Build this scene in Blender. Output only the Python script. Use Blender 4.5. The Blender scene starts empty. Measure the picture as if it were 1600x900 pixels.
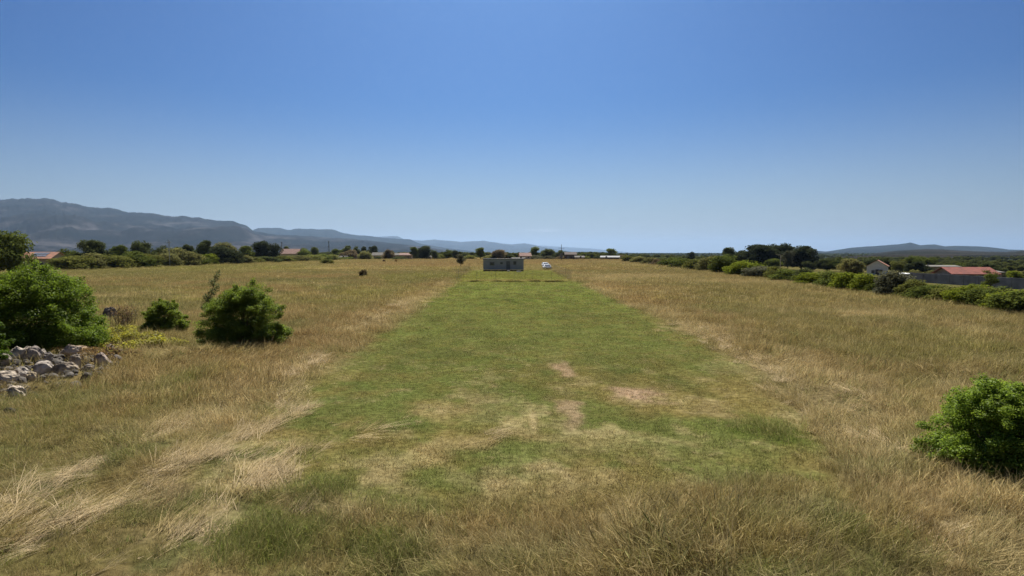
import bpy, bmesh, math, random
import numpy as np
from mathutils import Vector

R = math.radians
S = bpy.context.scene
COL = S.collection
random.seed(7)
RNG = np.random.default_rng(11)

# ------------------------------------------------------------------ camera, sky, sun, exposure
F = 900.0                       # focal length in photo pixels (1600 wide)
HZ = 395.0                      # horizon row
CAMZ = 4.0
PITCH = math.atan((450 - HZ) / F)
cam = bpy.data.objects.new('camera', bpy.data.cameras.new('camera'))
COL.objects.link(cam)
cam.location = (0, 0, CAMZ)
cam.rotation_euler = (math.pi / 2 - PITCH, 0, 0)
cam.data.sensor_width = 36
cam.data.lens = 36 * F / 1600
cam.data.clip_start = 0.1
cam.data.clip_end = 200000
S.camera = cam

SUN_EL, SUN_AZ = 57.0, -1.0      # azimuth clockwise from straight ahead (+Y)
w = bpy.data.worlds.new('World'); S.world = w; w.use_nodes = True
nt = w.node_tree; nt.nodes.clear()
sky = nt.nodes.new('ShaderNodeTexSky'); sky.sky_type = 'NISHITA'; sky.sun_disc = False
sky.sun_elevation = R(SUN_EL); sky.sun_rotation = R(SUN_AZ)
sky.altitude = 40; sky.air_density = 1.0; sky.dust_density = 2.3; sky.ozone_density = 10.0
bg = nt.nodes.new('ShaderNodeBackground'); bg.inputs[1].default_value = 0.054
gm = nt.nodes.new('ShaderNodeGamma'); gm.inputs[1].default_value = 1.72     # clear summer sky: deeper blue away from the horizon
sc_ = nt.nodes.new('ShaderNodeVectorMath'); sc_.operation = 'MULTIPLY'; sc_.inputs[1].default_value = (0.345, 0.42, 0.425)
wo = nt.nodes.new('ShaderNodeOutputWorld')
nt.links.new(sky.outputs[0], sc_.inputs[0]); nt.links.new(sc_.outputs[0], gm.inputs[0])
# a thin bank of pale cirrus low in the south; below, painted horizon haze
_tc = nt.nodes.new('ShaderNodeTexCoord'); _sx = nt.nodes.new('ShaderNodeSeparateXYZ'); nt.links.new(_tc.outputs['Generated'], _sx.inputs[0])
_mp = nt.nodes.new('ShaderNodeMapping'); _mp.inputs['Scale'].default_value = (2.2, 2.2, 22); nt.links.new(_tc.outputs['Generated'], _mp.inputs[0])
_nz = nt.nodes.new('ShaderNodeTexNoise'); _nz.inputs['Scale'].default_value = 2.4; _nz.inputs['Detail'].default_value = 5; nt.links.new(_mp.outputs[0], _nz.inputs['Vector'])
def _band(sock, a, b, c, d):
    r = nt.nodes.new('ShaderNodeMapRange'); r.interpolation_type = 'SMOOTHSTEP'; r.inputs[1].default_value = a; r.inputs[2].default_value = b; nt.links.new(sock, r.inputs[0])
    q = nt.nodes.new('ShaderNodeMapRange'); q.interpolation_type = 'SMOOTHSTEP'; q.inputs[1].default_value = c; q.inputs[2].default_value = d; q.inputs[3].default_value = 1; q.inputs[4].default_value = 0; nt.links.new(sock, q.inputs[0])
    m = nt.nodes.new('ShaderNodeMath'); m.operation = 'MULTIPLY'; nt.links.new(r.outputs[0], m.inputs[0]); nt.links.new(q.outputs[0], m.inputs[1]); return m.outputs[0]
def _mul(a, b):
    m = nt.nodes.new('ShaderNodeMath'); m.operation = 'MULTIPLY'; nt.links.new(a, m.inputs[0])
    if isinstance(b, float): m.inputs[1].default_value = b
    else: nt.links.new(b, m.inputs[1])
    return m.outputs[0]
_cl = _mul(_mul(_mul(_band(_sx.outputs[2], .010, .030, .030, .060), _band(_sx.outputs[0], -.16, -.02, .05, .26)), _band(_nz.outputs['Fac'], .36, .60, 2, 3)), .8)
_cm = nt.nodes.new('ShaderNodeMix'); _cm.data_type = 'RGBA'; _cm.inputs['B'].default_value = (8.2, 9.0, 9.9, 1)
_hz = _mul(_mul(_band(_sx.outputs[2], -.05, -.02, -.06, .26), _band(_sx.outputs[1], .2, .95, 2, 3)), .60)  # broad pale haze band painted into the sky colour
_ad = nt.nodes.new('ShaderNodeMath'); _ad.operation = 'MAXIMUM'; nt.links.new(_cl, _ad.inputs[0]); nt.links.new(_hz, _ad.inputs[1])
nt.links.new(_ad.outputs[0], _cm.inputs['Factor']); nt.links.new(gm.outputs[0], _cm.inputs['A']); nt.links.new(_cm.outputs['Result'], bg.inputs[0]); nt.links.new(bg.outputs[0], wo.inputs[0])

sl = bpy.data.lights.new('sun', 'SUN'); sl.energy = 5.0; sl.angle = R(0.5); sl.color = (1.0, 0.95, 0.86)
sun = bpy.data.objects.new('sun', sl); COL.objects.link(sun)
sun.rotation_euler = (-R(90 - SUN_EL), 0, -R(SUN_AZ))

S.view_settings.view_transform = 'Standard'; S.view_settings.look = 'None'
S.view_settings.gamma = 1; S.view_settings.exposure = 0.6; S.view_settings.use_curve_mapping = False
S.render.engine = 'CYCLES'
S.cycles.max_bounces = 6; S.cycles.diffuse_bounces = 3; S.cycles.transmission_bounces = 4
S.cycles.volume_bounces = 0; S.cycles.use_denoising = True; S.cycles.denoising_prefilter = 'FAST'
S.cycles.use_fast_gi = False
HAZE = 3.7e-5

# ------------------------------------------------------------------ helpers
def h2(ix, iy, seed):
    n = (ix.astype(np.int64) * 374761393 + iy.astype(np.int64) * 668265263 + seed * 1442695041) & 0xffffffff
    n = ((n ^ (n >> 13)) * 1274126177) & 0xffffffff
    n = (n ^ (n >> 16)) & 0xffffffff
    return n / 4294967295.0

def vnoise(x, y, seed=0):
    x = np.asarray(x, float); y = np.asarray(y, float)
    ix = np.floor(x); iy = np.floor(y); fx = x - ix; fy = y - iy
    fx = fx * fx * (3 - 2 * fx); fy = fy * fy * (3 - 2 * fy)
    a = h2(ix, iy, seed); b = h2(ix + 1, iy, seed); c = h2(ix, iy + 1, seed); d = h2(ix + 1, iy + 1, seed)
    return (a + (b - a) * fx) * (1 - fy) + (c + (d - c) * fx) * fy

def fbm(x, y, octs=4, seed=0):
    s = 0; a = 0.5; t = 0
    x = np.asarray(x, float); y = np.asarray(y, float)
    for o in range(octs):
        s = s + a * vnoise(x + 13.7 * o, y - 7.3 * o, seed + o * 17); t += a
        a *= 0.5; x = x * 2.03; y = y * 2.03
    return s / t

def sm(a, b, x):
    t = np.clip((np.asarray(x, float) - a) / (b - a), 0, 1)
    return t * t * (3 - 2 * t)

def mixc(c, col, m):
    return c + (np.array(col) - c) * np.asarray(m)[..., None]

def at(px, py, z=0.0):
    """point on the plane at height z seen at a photo position, in metres"""
    dx = (px - 800) / F; dz = -(py - 450) / F
    cp, sp = math.cos(PITCH), math.sin(PITCH)
    vy = cp + dz * sp; vz = -sp + dz * cp
    t = (z - CAMZ) / vz
    return (dx * t, vy * t)

def hedge_x(y):                  # line of the right hand hedge; the land falls away behind it
    return 31.0 + 0.094 * y

def ground_z(x, y):
    x = np.asarray(x, float); y = np.asarray(y, float)
    s = np.clip(x - hedge_x(y), 0, None)
    z = -4.6 * (1 - np.exp(-s / 62.0)) * (1 - sm(900, 3000, y))
    near = 1 - sm(40, 90, np.hypot(x, y))
    tall = 1 - strip_mask(x, y)
    z = z + near * tall * (0.44 * (fbm(x * 0.55, y * 0.55, 3, 5) - 0.5) + 0.17 * (fbm(x * 1.9, y * 1.9, 2, 9) - 0.5))
    z = z + near * (1 - tall) * 0.10 * (fbm(x * 0.6, y * 0.6, 3, 31) - 0.5)
    z = z + 0.35 * np.exp(-(((x + 15.6) / 2.4) ** 2 + ((y - 18.8) / 2.2) ** 2))   # stone heap mound
    return z

def gz(x, y):
    return float(ground_z(np.array([x]), np.array([y]))[0])

def strip_edges(y):
    xl = np.interp(y, [7, 11, 14, 27, 80, 82, 131], [-4.8, -5.5, -5.9, -6.5, -7.6, -7.9, -9.6])
    xr = np.interp(y, [7, 11, 14, 20, 27, 80, 82, 131], [4.8, 6.3, 7.2, 8.1, 8.8, 9.1, 8.6, 9.0])
    return xl, xr

def strip_mask(x, y):
    xl, xr = strip_edges(y)
    n = (fbm(x * 0.5, y * 0.5, 3, 21) - 0.5) * 1.6
    n2 = (fbm(x * 0.5, y * 0.35, 3, 22) - 0.5) * 3.0
    e = np.clip(0.5 + y * 0.004, 0.5, 1.0)
    m = sm(-e, e, x - xl + n) * sm(-e, e, xr - x + n)
    return m * sm(8.7, 10.3, y + n2 * .8) * (1 - sm(130, 132, y))

GREEN = (0.120, 0.174, 0.034); DGREEN = (0.050, 0.085, 0.018); OLIVE = (0.195, 0.180, 0.040)
BROWN = (0.285, 0.215, 0.070); STRAW = (0.54, 0.425, 0.215); REDBR = (0.30, 0.195, 0.075); PINK = (0.50, 0.345, 0.215)
YGREEN = (0.20, 0.20, 0.035); LUSH = (0.105, 0.160, 0.018)

# patches of colour that lie on the ground: photo position, half sizes, colour, strength
SPLATS = [
    (995, 618, 34, 9, PINK, 1.0), (880, 578, 12, 10, PINK, .8), (886, 638, 18, 20, PINK, .75), (834, 656, 6, 12, STRAW, .8),
    (760, 640, 70, 25, STRAW, .22), (780, 690, 120, 22, BROWN, .4), (960, 690, 110, 18, STRAW, .35), (1000, 730, 150, 22, BROWN, .35),
    (860, 735, 30, 14, STRAW, .7), (770, 750, 22, 8, STRAW, .6), (820, 710, 60, 16, GREEN, .7), (1210, 672, 44, 20, LUSH, .85), (1130, 700, 110, 16, GREEN, .6),
    (1140, 735, 120, 18, GREEN, .65), (560, 640, 90, 40, GREEN, .7), (1100, 640, 60, 14, BROWN, .4), (1170, 610, 70, 14, BROWN, .55),
    (375, 725, 45, 14, DGREEN, .8), (230, 715, 40, 12, GREEN, .7), (190, 800, 70, 22, GREEN, .6), (300, 690, 40, 10, OLIVE, .7), (120, 870, 90, 24, OLIVE, .7), (420, 830, 80, 34, LUSH, 1.0), (500, 765, 45, 16, LUSH, .7), (620, 870, 50, 26, DGREEN, .8), (400, 740, 60, 24, STRAW, .8), (330, 800, 40, 20, STRAW, .5),  # the second dark green patch paints in a shadowed hollow
    (260, 770, 26, 14, PINK, .6), (700, 790, 90, 16, OLIVE, .6), (900, 830, 260, 40, BROWN, .6), (1200, 850, 120, 30, BROWN, .6), (1540, 830, 110, 55, STRAW, .75),
    (1150, 820, 90, 14, DGREEN, .5), (980, 815, 60, 12, STRAW, .6), (700, 850, 70, 14, STRAW, .45), (830, 880, 80, 16, GREEN, .5), (1060, 870, 70, 18, GREEN, .45), (1250, 800, 50, 14, STRAW, .5), (560, 810, 40, 12, STRAW, .5), (1380, 860, 60, 20, OLIVE, .6), (640, 790, 50, 12, GREEN, .5), (760, 820, 120, 22, REDBR, .5), (1120, 780, 120, 16, REDBR, .45), (900, 870, 90, 16, STRAW, .4), (1440, 800, 60, 18, REDBR, .5), (1500, 880, 90, 18, STRAW, .55), (480, 880, 60, 14, REDBR, .4), (1290, 590, 50, 22, STRAW, .75), (1360, 650, 50, 40, STRAW, .6), (1390, 700, 45, 30, STRAW, .5), (1090, 515, 40, 6, STRAW, .65),
    (1350, 495, 40, 5, STRAW, .6), (1480, 560, 120, 16, OLIVE, .6), (1330, 540, 130, 14, OLIVE, .6), (560, 515, 24, 7, STRAW, .9), (590, 498, 20, 5, STRAW, .9), (640, 470, 24, 3, STRAW, .7),
    (660, 432, 60, 6, YGREEN, .85), (600, 455, 80, 6, YGREEN, .5), (530, 470, 60, 8, OLIVE, .5), (300, 424, 170, 6, YGREEN, .45), (200, 440, 90, 10, OLIVE, .35),
    (200, 525, 60, 18, YGREEN, .8), (130, 520, 30, 12, YGREEN, .6), (100, 680, 130, 50, OLIVE, .5), (60, 660, 50, 30, YGREEN, .35), (300, 590, 40, 14, YGREEN, .5),
    (170, 640, 40, 18, REDBR, .6), (470, 540, 70, 22, REDBR, .5), (330, 660, 30, 14, STRAW, .7), (1000, 432, 80, 3, STRAW, .6), (930, 420, 60, 2.5, REDBR, .6),
    (950, 437, 40, 3, STRAW, .5), (1140, 440, 90, 3, STRAW, .35), (690, 415, 60, 3, REDBR, .8), (640, 412, 70, 3, REDBR, .7), (850, 411, 70, 2, REDBR, .7),
    (780, 432, 90, 4, YGREEN, .35), (800, 438, 90, 1.2, BROWN, .8), (0, 640, 30, 20, LUSH, .6), (1150, 545, 60, 18, BROWN, .35), (1200, 520, 130, 20, REDBR, .3),
]

def ground_col(x, y):
    x = np.asarray(x, float); y = np.asarray(y, float)
    r = np.hypot(x, y)
    n1 = fbm(x * 0.045, y * 0.045, 4, 1); n2 = fbm(x * 0.3, y * 0.22, 4, 2); n3 = fbm(x * 1.7, y * 1.5, 3, 3)
    c = np.zeros(x.shape + (3,)); c[...] = BROWN
    c = mixc(c, OLIVE, sm(.38, .62, n1) * .85)
    c = mixc(c, REDBR, sm(.52, .72, n2) * (.45 + .15 * sm(12, 30, r)))
    c = mixc(c, STRAW, sm(.56, .80, fbm(x * .5 + 40, y * .25, 4, 4)) * .45)
    c = mixc(c, YGREEN, sm(.55, .75, fbm(x * .16, y * .16, 3, 6)) * .35)
    near = 1 - sm(14, 30, r)
    c = mixc(c, OLIVE, near * sm(.4, .7, n3) * .5)
    c = mixc(c, GREEN, near * sm(.46, .68, fbm(x * .9, y * .9, 3, 8)) * .8)
    c = mixc(c, YGREEN, near * sm(.5, .72, fbm(x * .6 + 77, y * .6, 3, 18)) * .3)
    c = mixc(c, STRAW, near * sm(.52, .72, fbm(x * 1.1 + 31, y * 1.1, 3, 19)) * .6)
    st_ = fbm(x * .025 + 3, y * .11, 4, 101); st2 = fbm(x * .09, y * .35, 4, 103); fo = sm(25, 60, r)
    c = mixc(c, STRAW, fo * sm(.55, .75, st_) * .38)
    c = mixc(c, (0.155, 0.14, 0.038), fo * sm(.5, .72, st2) * .5)
    c = mixc(c, (0.15, 0.15, 0.04), fo * sm(.52, .7, fbm(x * .03, y * .06, 3, 107)) * .5)
    mid = sm(12, 20, r) * (1 - sm(90, 140, r))
    c = mixc(c, (0.155, 0.15, 0.034), mid * sm(.46, .62, fbm(x * .35, y * .28, 4, 111)) * .75)
    c = mixc(c, REDBR, mid * sm(.52, .66, fbm(x * .22 + 60, y * .2, 4, 113)) * .6)
    c = mixc(c, REDBR, sm(150, 330, y) * .55)
    c = mixc(c, YGREEN, sm(-40, -100, x) * sm(60, 140, y) * .5)
    right = sm(10, 20, x) * sm(18, 40, y) * (1 - sm(120, 240, y))
    c = mixc(c, (0.21, 0.172, 0.05), right * .55)
    m = strip_mask(x, y)
    g = np.zeros_like(c); g[...] = GREEN
    g = mixc(g, DGREEN, sm(.5, .75, n2) * .5)
    g = mixc(g, OLIVE, sm(.45, .75, n3) * .45 + .12)
    dry = (1 - sm(13, 24, y)) * .74 + .10
    g = mixc(g, BROWN, np.clip(dry * sm(.36, .62, fbm(x * .55, y * .55, 4, 12)) * .8 + .1, 0, 1))
    g = mixc(g, STRAW, dry * sm(.5, .75, fbm(x * 1.3 + 9, y * 1.1, 4, 14)) * .6)
    g = g * (1 + .10 * np.sin(x * 3.3 + 1.2 * fbm(x * .1, y * .1, 2, 33)) * (fbm(x * .2, y * .06, 2, 34)))[..., None]
    g = mixc(g, OLIVE, sm(70, 82, y) * .35)
    c = c + (g - c) * m[..., None]
    # verge of pale uncut grass along the cut edge
    xl, xr = strip_edges(y)
    for d in (xl - x, x - xr):
        v = np.exp(-((d - 1.0) / 1.1) ** 2) * sm(9, 13, y) * (1 - sm(80, 84, y))
        c = mixc(c, STRAW, v * sm(.36, .6, fbm(x * .6, y * .25, 3, 15)) * .6)
        v = np.exp(-((d - 2.6) / 1.6) ** 2) * sm(13, 20, y) * (1 - sm(84, 90, y))
        c = mixc(c, REDBR, v * .5)
    wx = (fbm(x * 1.6, y * 1.6, 4, 41) - .5) * 1.7; wy = (fbm(x * 1.6, y * 1.6, 4, 43) - .5) * 1.7
    for (px, py, rx, ry, col, st) in SPLATS:
        X, Y = at(px, py); hx = rx * Y / F
        Y0 = at(px, py + ry)[1]; Y1 = at(px, max(py - ry, HZ + 4))[1]
        hy = np.where(y > Y, Y1 - Y, Y - Y0)
        q = ((x - X) / hx + wx * 1.5) ** 2 + ((y - Y) / hy + wy * 1.5) ** 2
        c = mixc(c, col, st * np.exp(-q * q * .5))
    # land beyond the hedges and the far plain
    back = sm(2, 8, x - hedge_x(y)) * sm(20, 40, y)
    c = mixc(c, (0.115, 0.11, 0.04), back * .8)
    X, Y = (1268 - 800) / F * 150, 150
    c = mixc(c, REDBR, back * np.exp(-(((x - X) / 14) ** 2 + ((y - Y) / 22) ** 2) ** 2))
    far = sm(430, 600, y)
    c = mixc(c, (0.034, 0.042, 0.026), far)
    return c

def tag(o, label=None, cat=None, group=None, kind=None):
    if label: o['label'] = label
    if cat: o['category'] = cat
    if group: o['group'] = group
    if kind: o['kind'] = kind
    return o

def empty(name, loc, rz=0, label=None, cat=None, group=None):
    o = bpy.data.objects.new(name, None); COL.objects.link(o)
    o.location = loc; o.rotation_euler = (0, 0, rz); o.empty_display_size = .3
    return tag(o, label, cat, group)

def link(name, me, parent=None):
    o = bpy.data.objects.new(name, me); COL.objects.link(o)
    if parent: o.parent = parent
    return o

def np_mesh(name, verts, faces_flat, sizes, mat=None, smooth=False):
    me = bpy.data.meshes.new(name)
    verts = np.asarray(verts, np.float32)
    sizes = np.asarray(sizes, np.int32); faces_flat = np.asarray(faces_flat, np.int32)
    me.vertices.add(len(verts)); me.vertices.foreach_set('co', verts.ravel())
    me.loops.add(len(faces_flat)); me.loops.foreach_set('vertex_index', faces_flat)
    me.polygons.add(len(sizes))
    st = np.zeros(len(sizes), np.int32); st[1:] = np.cumsum(sizes)[:-1]
    me.polygons.foreach_set('loop_start', st); me.polygons.foreach_set('loop_total', sizes)
    if smooth: me.polygons.foreach_set('use_smooth', np.ones(len(sizes), bool))
    me.update(calc_edges=True)
    if mat: me.materials.append(mat)
    return me

def set_col(me, name, rgb):
    a = me.attributes.new(name, 'FLOAT_COLOR', 'POINT')
    d = np.ones((len(rgb), 4), np.float32); d[:, :rgb.shape[1]] = rgb
    a.data.foreach_set('color', d.ravel())

class MB:
    """collects boxes, tubes and prisms into one mesh"""
    def __init__(s): s.bm = bmesh.new()
    def box(s, c, d, rz=0, bev=0):
        r = bmesh.ops.create_cube(s.bm, size=1)
        vs = r['verts']
        bmesh.ops.scale(s.bm, vec=d, verts=vs)
        if rz: bmesh.ops.rotate(s.bm, cent=(0, 0, 0), matrix=__import__('mathutils').Matrix.Rotation(rz, 3, 'Z'), verts=vs)
        bmesh.ops.translate(s.bm, vec=c, verts=vs)
        if bev:
            es = list({e for v in vs for e in v.link_edges})
            bmesh.ops.bevel(s.bm, geom=es, offset=bev, segments=2, affect='EDGES')
        return s
    def tube(s, a, b, r0, r1=None, n=8, caps=True):
        r1 = r0 if r1 is None else r1
        a = Vector(a); b = Vector(b); d = (b - a)
        q = d.to_track_quat('Z', 'Y')
        ra = []; rb = []
        for i in range(n):
            t = 2 * math.pi * i / n; p = Vector((math.cos(t), math.sin(t), 0))
            ra.append(s.bm.verts.new(a + q @ (p * r0))); rb.append(s.bm.verts.new(b + q @ (p * r1)))
        for i in range(n):
            j = (i + 1) % n; s.bm.faces.new((ra[i], ra[j], rb[j], rb[i]))
        if caps: s.bm.faces.new(ra[::-1]); s.bm.faces.new(rb)
        return s
    def prism(s, pts, axis, lo, hi):
        """polygon pts (u,v) extruded along axis: 'x' -> (ext,u,v), 'y' -> (u,ext,v)"""
        f = (lambda u, v, e: (e, u, v)) if axis == 'x' else ((lambda u, v, e: (u, e, v)) if axis == 'y' else (lambda u, v, e: (u, v, e)))
        A = [s.bm.verts.new(f(u, v, lo)) for u, v in pts]; B = [s.bm.verts.new(f(u, v, hi)) for u, v in pts]
        n = len(pts)
        for i in range(n):
            j = (i + 1) % n; s.bm.faces.new((A[i], A[j], B[j], B[i]))
        s.bm.faces.new(A[::-1]); s.bm.faces.new(B)
        return s
    def build(s, name, mat, parent=None, smooth=False):
        bmesh.ops.recalc_face_normals(s.bm, faces=s.bm.faces)
        me = bpy.data.meshes.new(name); s.bm.to_mesh(me); s.bm.free()
        if smooth:
            for p in me.polygons: p.use_smooth = True
        me.materials.append(mat)
        return link(name, me, parent)

# ------------------------------------------------------------------ materials
def new_mat(name):
    m = bpy.data.materials.new(name); m.use_nodes = True
    t = m.node_tree; t.nodes.clear()
    return m, t, t.nodes, t.links

def basic(name, col, rough=.7, var=.25, scale=3.0, metal=0.0, spec=.3, bump=0.0, col2=None, coord='Object'):
    m, t, N, L = new_mat(name)
    o = N.new('ShaderNodeOutputMaterial'); b = N.new('ShaderNodeBsdfPrincipled'); L.new(b.outputs[0], o.inputs[0])
    b.inputs['Roughness'].default_value = rough; b.inputs['Metallic'].default_value = metal
    b.inputs['Specular IOR Level'].default_value = spec
    tc = N.new('ShaderNodeTexCoord'); nz = N.new('ShaderNodeTexNoise'); nz.inputs['Scale'].default_value = scale; nz.inputs['Detail'].default_value = 6
    L.new(tc.outputs[coord], nz.inputs['Vector'])
    mx = N.new('ShaderNodeMix'); mx.data_type = 'RGBA'
    c2 = col2 or tuple(c * (1 - var) for c in col)
    mx.inputs['A'].default_value = (*[min(1, c * (1 + var * .5)) for c in col], 1); mx.inputs['B'].default_value = (*c2, 1)
    rp = N.new('ShaderNodeValToRGB'); rp.color_ramp.elements[0].position = .35; rp.color_ramp.elements[1].position = .65
    L.new(nz.outputs['Fac'], rp.inputs[0]); L.new(rp.outputs[0], mx.inputs['Factor']); L.new(mx.outputs['Result'], b.inputs['Base Color'])
    if bump:
        bp = N.new('ShaderNodeBump'); bp.inputs['Strength'].default_value = bump; bp.inputs['Distance'].default_value = .05
        L.new(nz.outputs['Fac'], bp.inputs['Height']); L.new(bp.outputs[0], b.inputs['Normal'])
    return m

def blade_mat(name, dryness=.35, transl=.45):
    m, t, N, L = new_mat(name)
    out = N.new('ShaderNodeOutputMaterial')
    g = N.new('ShaderNodeAttribute'); g.attribute_type = 'INSTANCER'; g.attribute_name = 'gcol'
    b = N.new('ShaderNodeAttribute'); b.attribute_name = 'blade'
    sp = N.new('ShaderNodeSeparateColor'); L.new(b.outputs['Color'], sp.inputs[0])
    st = N.new('ShaderNodeMix'); st.data_type = 'RGBA'; st.inputs['B'].default_value = (*STRAW, 1)
    L.new(g.outputs['Color'], st.inputs['A']); 
    d = N.new('ShaderNodeMath'); d.operation = 'MULTIPLY'; d.inputs[1].default_value = dryness; L.new(sp.outputs[2], d.inputs[0]); L.new(d.outputs[0], st.inputs['Factor'])
    v = N.new('ShaderNodeMapRange'); v.inputs[3].default_value = .55; v.inputs[4].default_value = 1.45; L.new(sp.outputs[1], v.inputs[0])
    mul = N.new('ShaderNodeVectorMath'); mul.operation = 'SCALE'; L.new(st.outputs['Result'], mul.inputs[0]); L.new(v.outputs[0], mul.inputs['Scale'])
    df = N.new('ShaderNodeBsdfDiffuse'); tr = N.new('ShaderNodeBsdfTranslucent'); mx = N.new('ShaderNodeMixShader'); mx.inputs[0].default_value = transl
    L.new(mul.outputs[0], df.inputs[0]); L.new(mul.outputs[0], tr.inputs[0]); L.new(df.outputs[0], mx.inputs[1]); L.new(tr.outputs[0], mx.inputs[2])
    L.new(mx.outputs[0], out.inputs[0])
    return m

def leaf_mat(name, transl=.4, gloss=.06, hue=(1.25, 1.12, .7), instancer=False):
    m, t, N, L = new_mat(name)
    out = N.new('ShaderNodeOutputMaterial')
    oi = N.new('ShaderNodeObjectInfo')
    if instancer: oi = N.new('ShaderNodeAttribute'); oi.attribute_type = 'INSTANCER'; oi.attribute_name = 'gcol'
    b = N.new('ShaderNodeAttribute'); b.attribute_name = 'leaf'
    sp = N.new('ShaderNodeSeparateColor'); L.new(b.outputs['Color'], sp.inputs[0])
    warm = N.new('ShaderNodeMix'); warm.data_type = 'RGBA'; warm.blend_type = 'MULTIPLY'; warm.inputs['B'].default_value = (*hue, 1)
    L.new(oi.outputs['Color'], warm.inputs['A']); L.new(sp.outputs[1], warm.inputs['Factor'])
    v = N.new('ShaderNodeMapRange'); v.inputs[3].default_value = .6; v.inputs[4].default_value = 1.4; L.new(sp.outputs[0], v.inputs[0])
    mul = N.new('ShaderNodeVectorMath'); mul.operation = 'SCALE'; L.new(warm.outputs['Result'], mul.inputs[0]); L.new(v.outputs[0], mul.inputs['Scale'])
    df = N.new('ShaderNodeBsdfDiffuse'); tr = N.new('ShaderNodeBsdfTranslucent'); mx = N.new('ShaderNodeMixShader'); mx.inputs[0].default_value = transl
    L.new(mul.outputs[0], df.inputs[0]); L.new(mul.outputs[0], tr.inputs[0]); L.new(df.outputs[0], mx.inputs[1]); L.new(tr.outputs[0], mx.inputs[2])
    gl = N.new('ShaderNodeBsdfGlossy'); gl.inputs['Roughness'].default_value = .45; m2 = N.new('ShaderNodeMixShader'); m2.inputs[0].default_value = gloss
    L.new(mx.outputs[0], m2.inputs[1]); L.new(gl.outputs[0], m2.inputs[2]); L.new(m2.outputs[0], out.inputs[0])
    return m

M_LEAF = leaf_mat('leaf', .55, .012)
M_FARLEAF = leaf_mat('far_leaf', .45, .0)
M_GRASS = blade_mat('meadow_blade', .55, .45)
M_MOWN = blade_mat('mown_blade', .30, .40)
M_HAY = blade_mat('hay_blade', .25, .30)
M_BARK = basic('bark', (.12, .09, .065), .9, .5, 8, bump=.5)
M_TWIG = basic('twig', (.16, .12, .085), .9, .4, 10)
M_WHITE = basic('white_render', (.78, .76, .72), .8, .08, 1.5)
M_CREAM = basic('cream_render', (.55, .48, .38), .85, .12, 1.0)
M_BEIGE = basic('beige_render', (.42, .33, .24), .85, .15, 1.0)
M_DARKWALL = basic('dark_wall', (.13, .10, .085), .9, .2, 1.0)
M_REDTILE = basic('red_tile', (.235, .075, .052), .85, .25, 1.2, col2=(.17, .06, .045))
M_ORTILE = basic('orange_tile', (.33, .145, .085), .85, .25, 1.2, col2=(.22, .12, .08))
M_PINKTILE = basic('pink_tile', (.27, .16, .125), .85, .2, 1.2)
M_PALEROOF = basic('pale_sheet', (.21, .195, .17), .95, .12, .8, spec=.05)
M_WHITEROOF = basic('white_sheet', (.40, .40, .385), .9, .08, .8, spec=.08)
M_SOLAR = basic('solar_panel', (.16, .17, .19), .3, .2, 2, spec=.5)
M_GLASS = basic('window_glass', (.09, .094, .105), .12, .2, 2, spec=.5)
M_PANEL = basic('grey_panel', (.36, .355, .39), .65, .08, 1.2)
M_PANELTRIM = basic('grey_trim', (.14, .14, .155), .6, .1, 2)
M_SKID = basic('dark_skid', (.04, .04, .045), .8, .2, 2)
M_BLOCK = basic('concrete_block', (.20, .19, .20), .9, .25, .7, col2=(.135, .13, .14), bump=.3)
M_STEEL = basic('grey_steel', (.17, .17, .18), .5, .2, 4, metal=.4)
M_FENCE = basic('fence_post_metal', (.22, .22, .21), .6, .2, 4)
M_DARKPOST = basic('dark_post', (.16, .16, .15), .6, .2, 4)
M_WOODPOLE = basic('pole_wood', (.15, .12, .10), .9, .3, 4)
M_PALEPOLE = basic('pole_concrete', (.42, .40, .37), .9, .15, 3)
M_CARWHITE = basic('white_car_paint', (.80, .80, .80), .25, .03, 1, spec=.5)
M_TYRE = basic('tyre_rubber', (.02, .02, .02), .9, .2, 5)
M_RIM = basic('wheel_rim', (.45, .45, .46), .35, .1, 5, metal=.7)
M_LAMP = basic('headlamp_glass', (.55, .57, .6), .15, .1, 4, spec=.6)
M_PALLET = basic('pale_board', (.55, .52, .47), .8, .2, 3)

def rock_mat():
    m, t, N, L = new_mat('limestone')
    o = N.new('ShaderNodeOutputMaterial'); b = N.new('ShaderNodeBsdfPrincipled'); L.new(b.outputs[0], o.inputs[0])
    b.inputs['Roughness'].default_value = .92; b.inputs['Specular IOR Level'].default_value = .15
    tc = N.new('ShaderNodeTexCoord'); oi = N.new('ShaderNodeObjectInfo')
    n1 = N.new('ShaderNodeTexNoise'); n1.inputs['Scale'].default_value = 3.2; n1.inputs['Detail'].default_value = 8
    n2 = N.new('ShaderNodeTexVoronoi'); n2.inputs['Scale'].default_value = 9
    L.new(tc.outputs['Object'], n1.inputs['Vector']); L.new(tc.outputs['Object'], n2.inputs['Vector'])
    r = N.new('ShaderNodeValToRGB'); e = r.color_ramp.elements
    e[0].position = .34; e[0].color = (.115, .092, .072, 1); e[1].position = .60; e[1].color = (.50, .43, .345, 1)
    L.new(n1.outputs['Fac'], r.inputs[0])
    mx = N.new('ShaderNodeMix'); mx.data_type = 'RGBA'; mx.blend_type = 'MULTIPLY'; mx.inputs['Factor'].default_value = 1
    L.new(r.outputs[0], mx.inputs['A']); L.new(oi.outputs['Color'], mx.inputs['B']); L.new(mx.outputs['Result'], b.inputs['Base Color'])
    ad = N.new('ShaderNodeMath'); ad.operation = 'ADD'; L.new(n1.outputs['Fac'], ad.inputs[0]); L.new(n2.outputs['Distance'], ad.inputs[1])
    bp = N.new('ShaderNodeBump'); bp.inputs['Strength'].default_value = .6; bp.inputs['Distance'].default_value = .05
    L.new(ad.outputs[0], bp.inputs['Height']); L.new(bp.outputs[0], b.inputs['Normal'])
    return m
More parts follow.
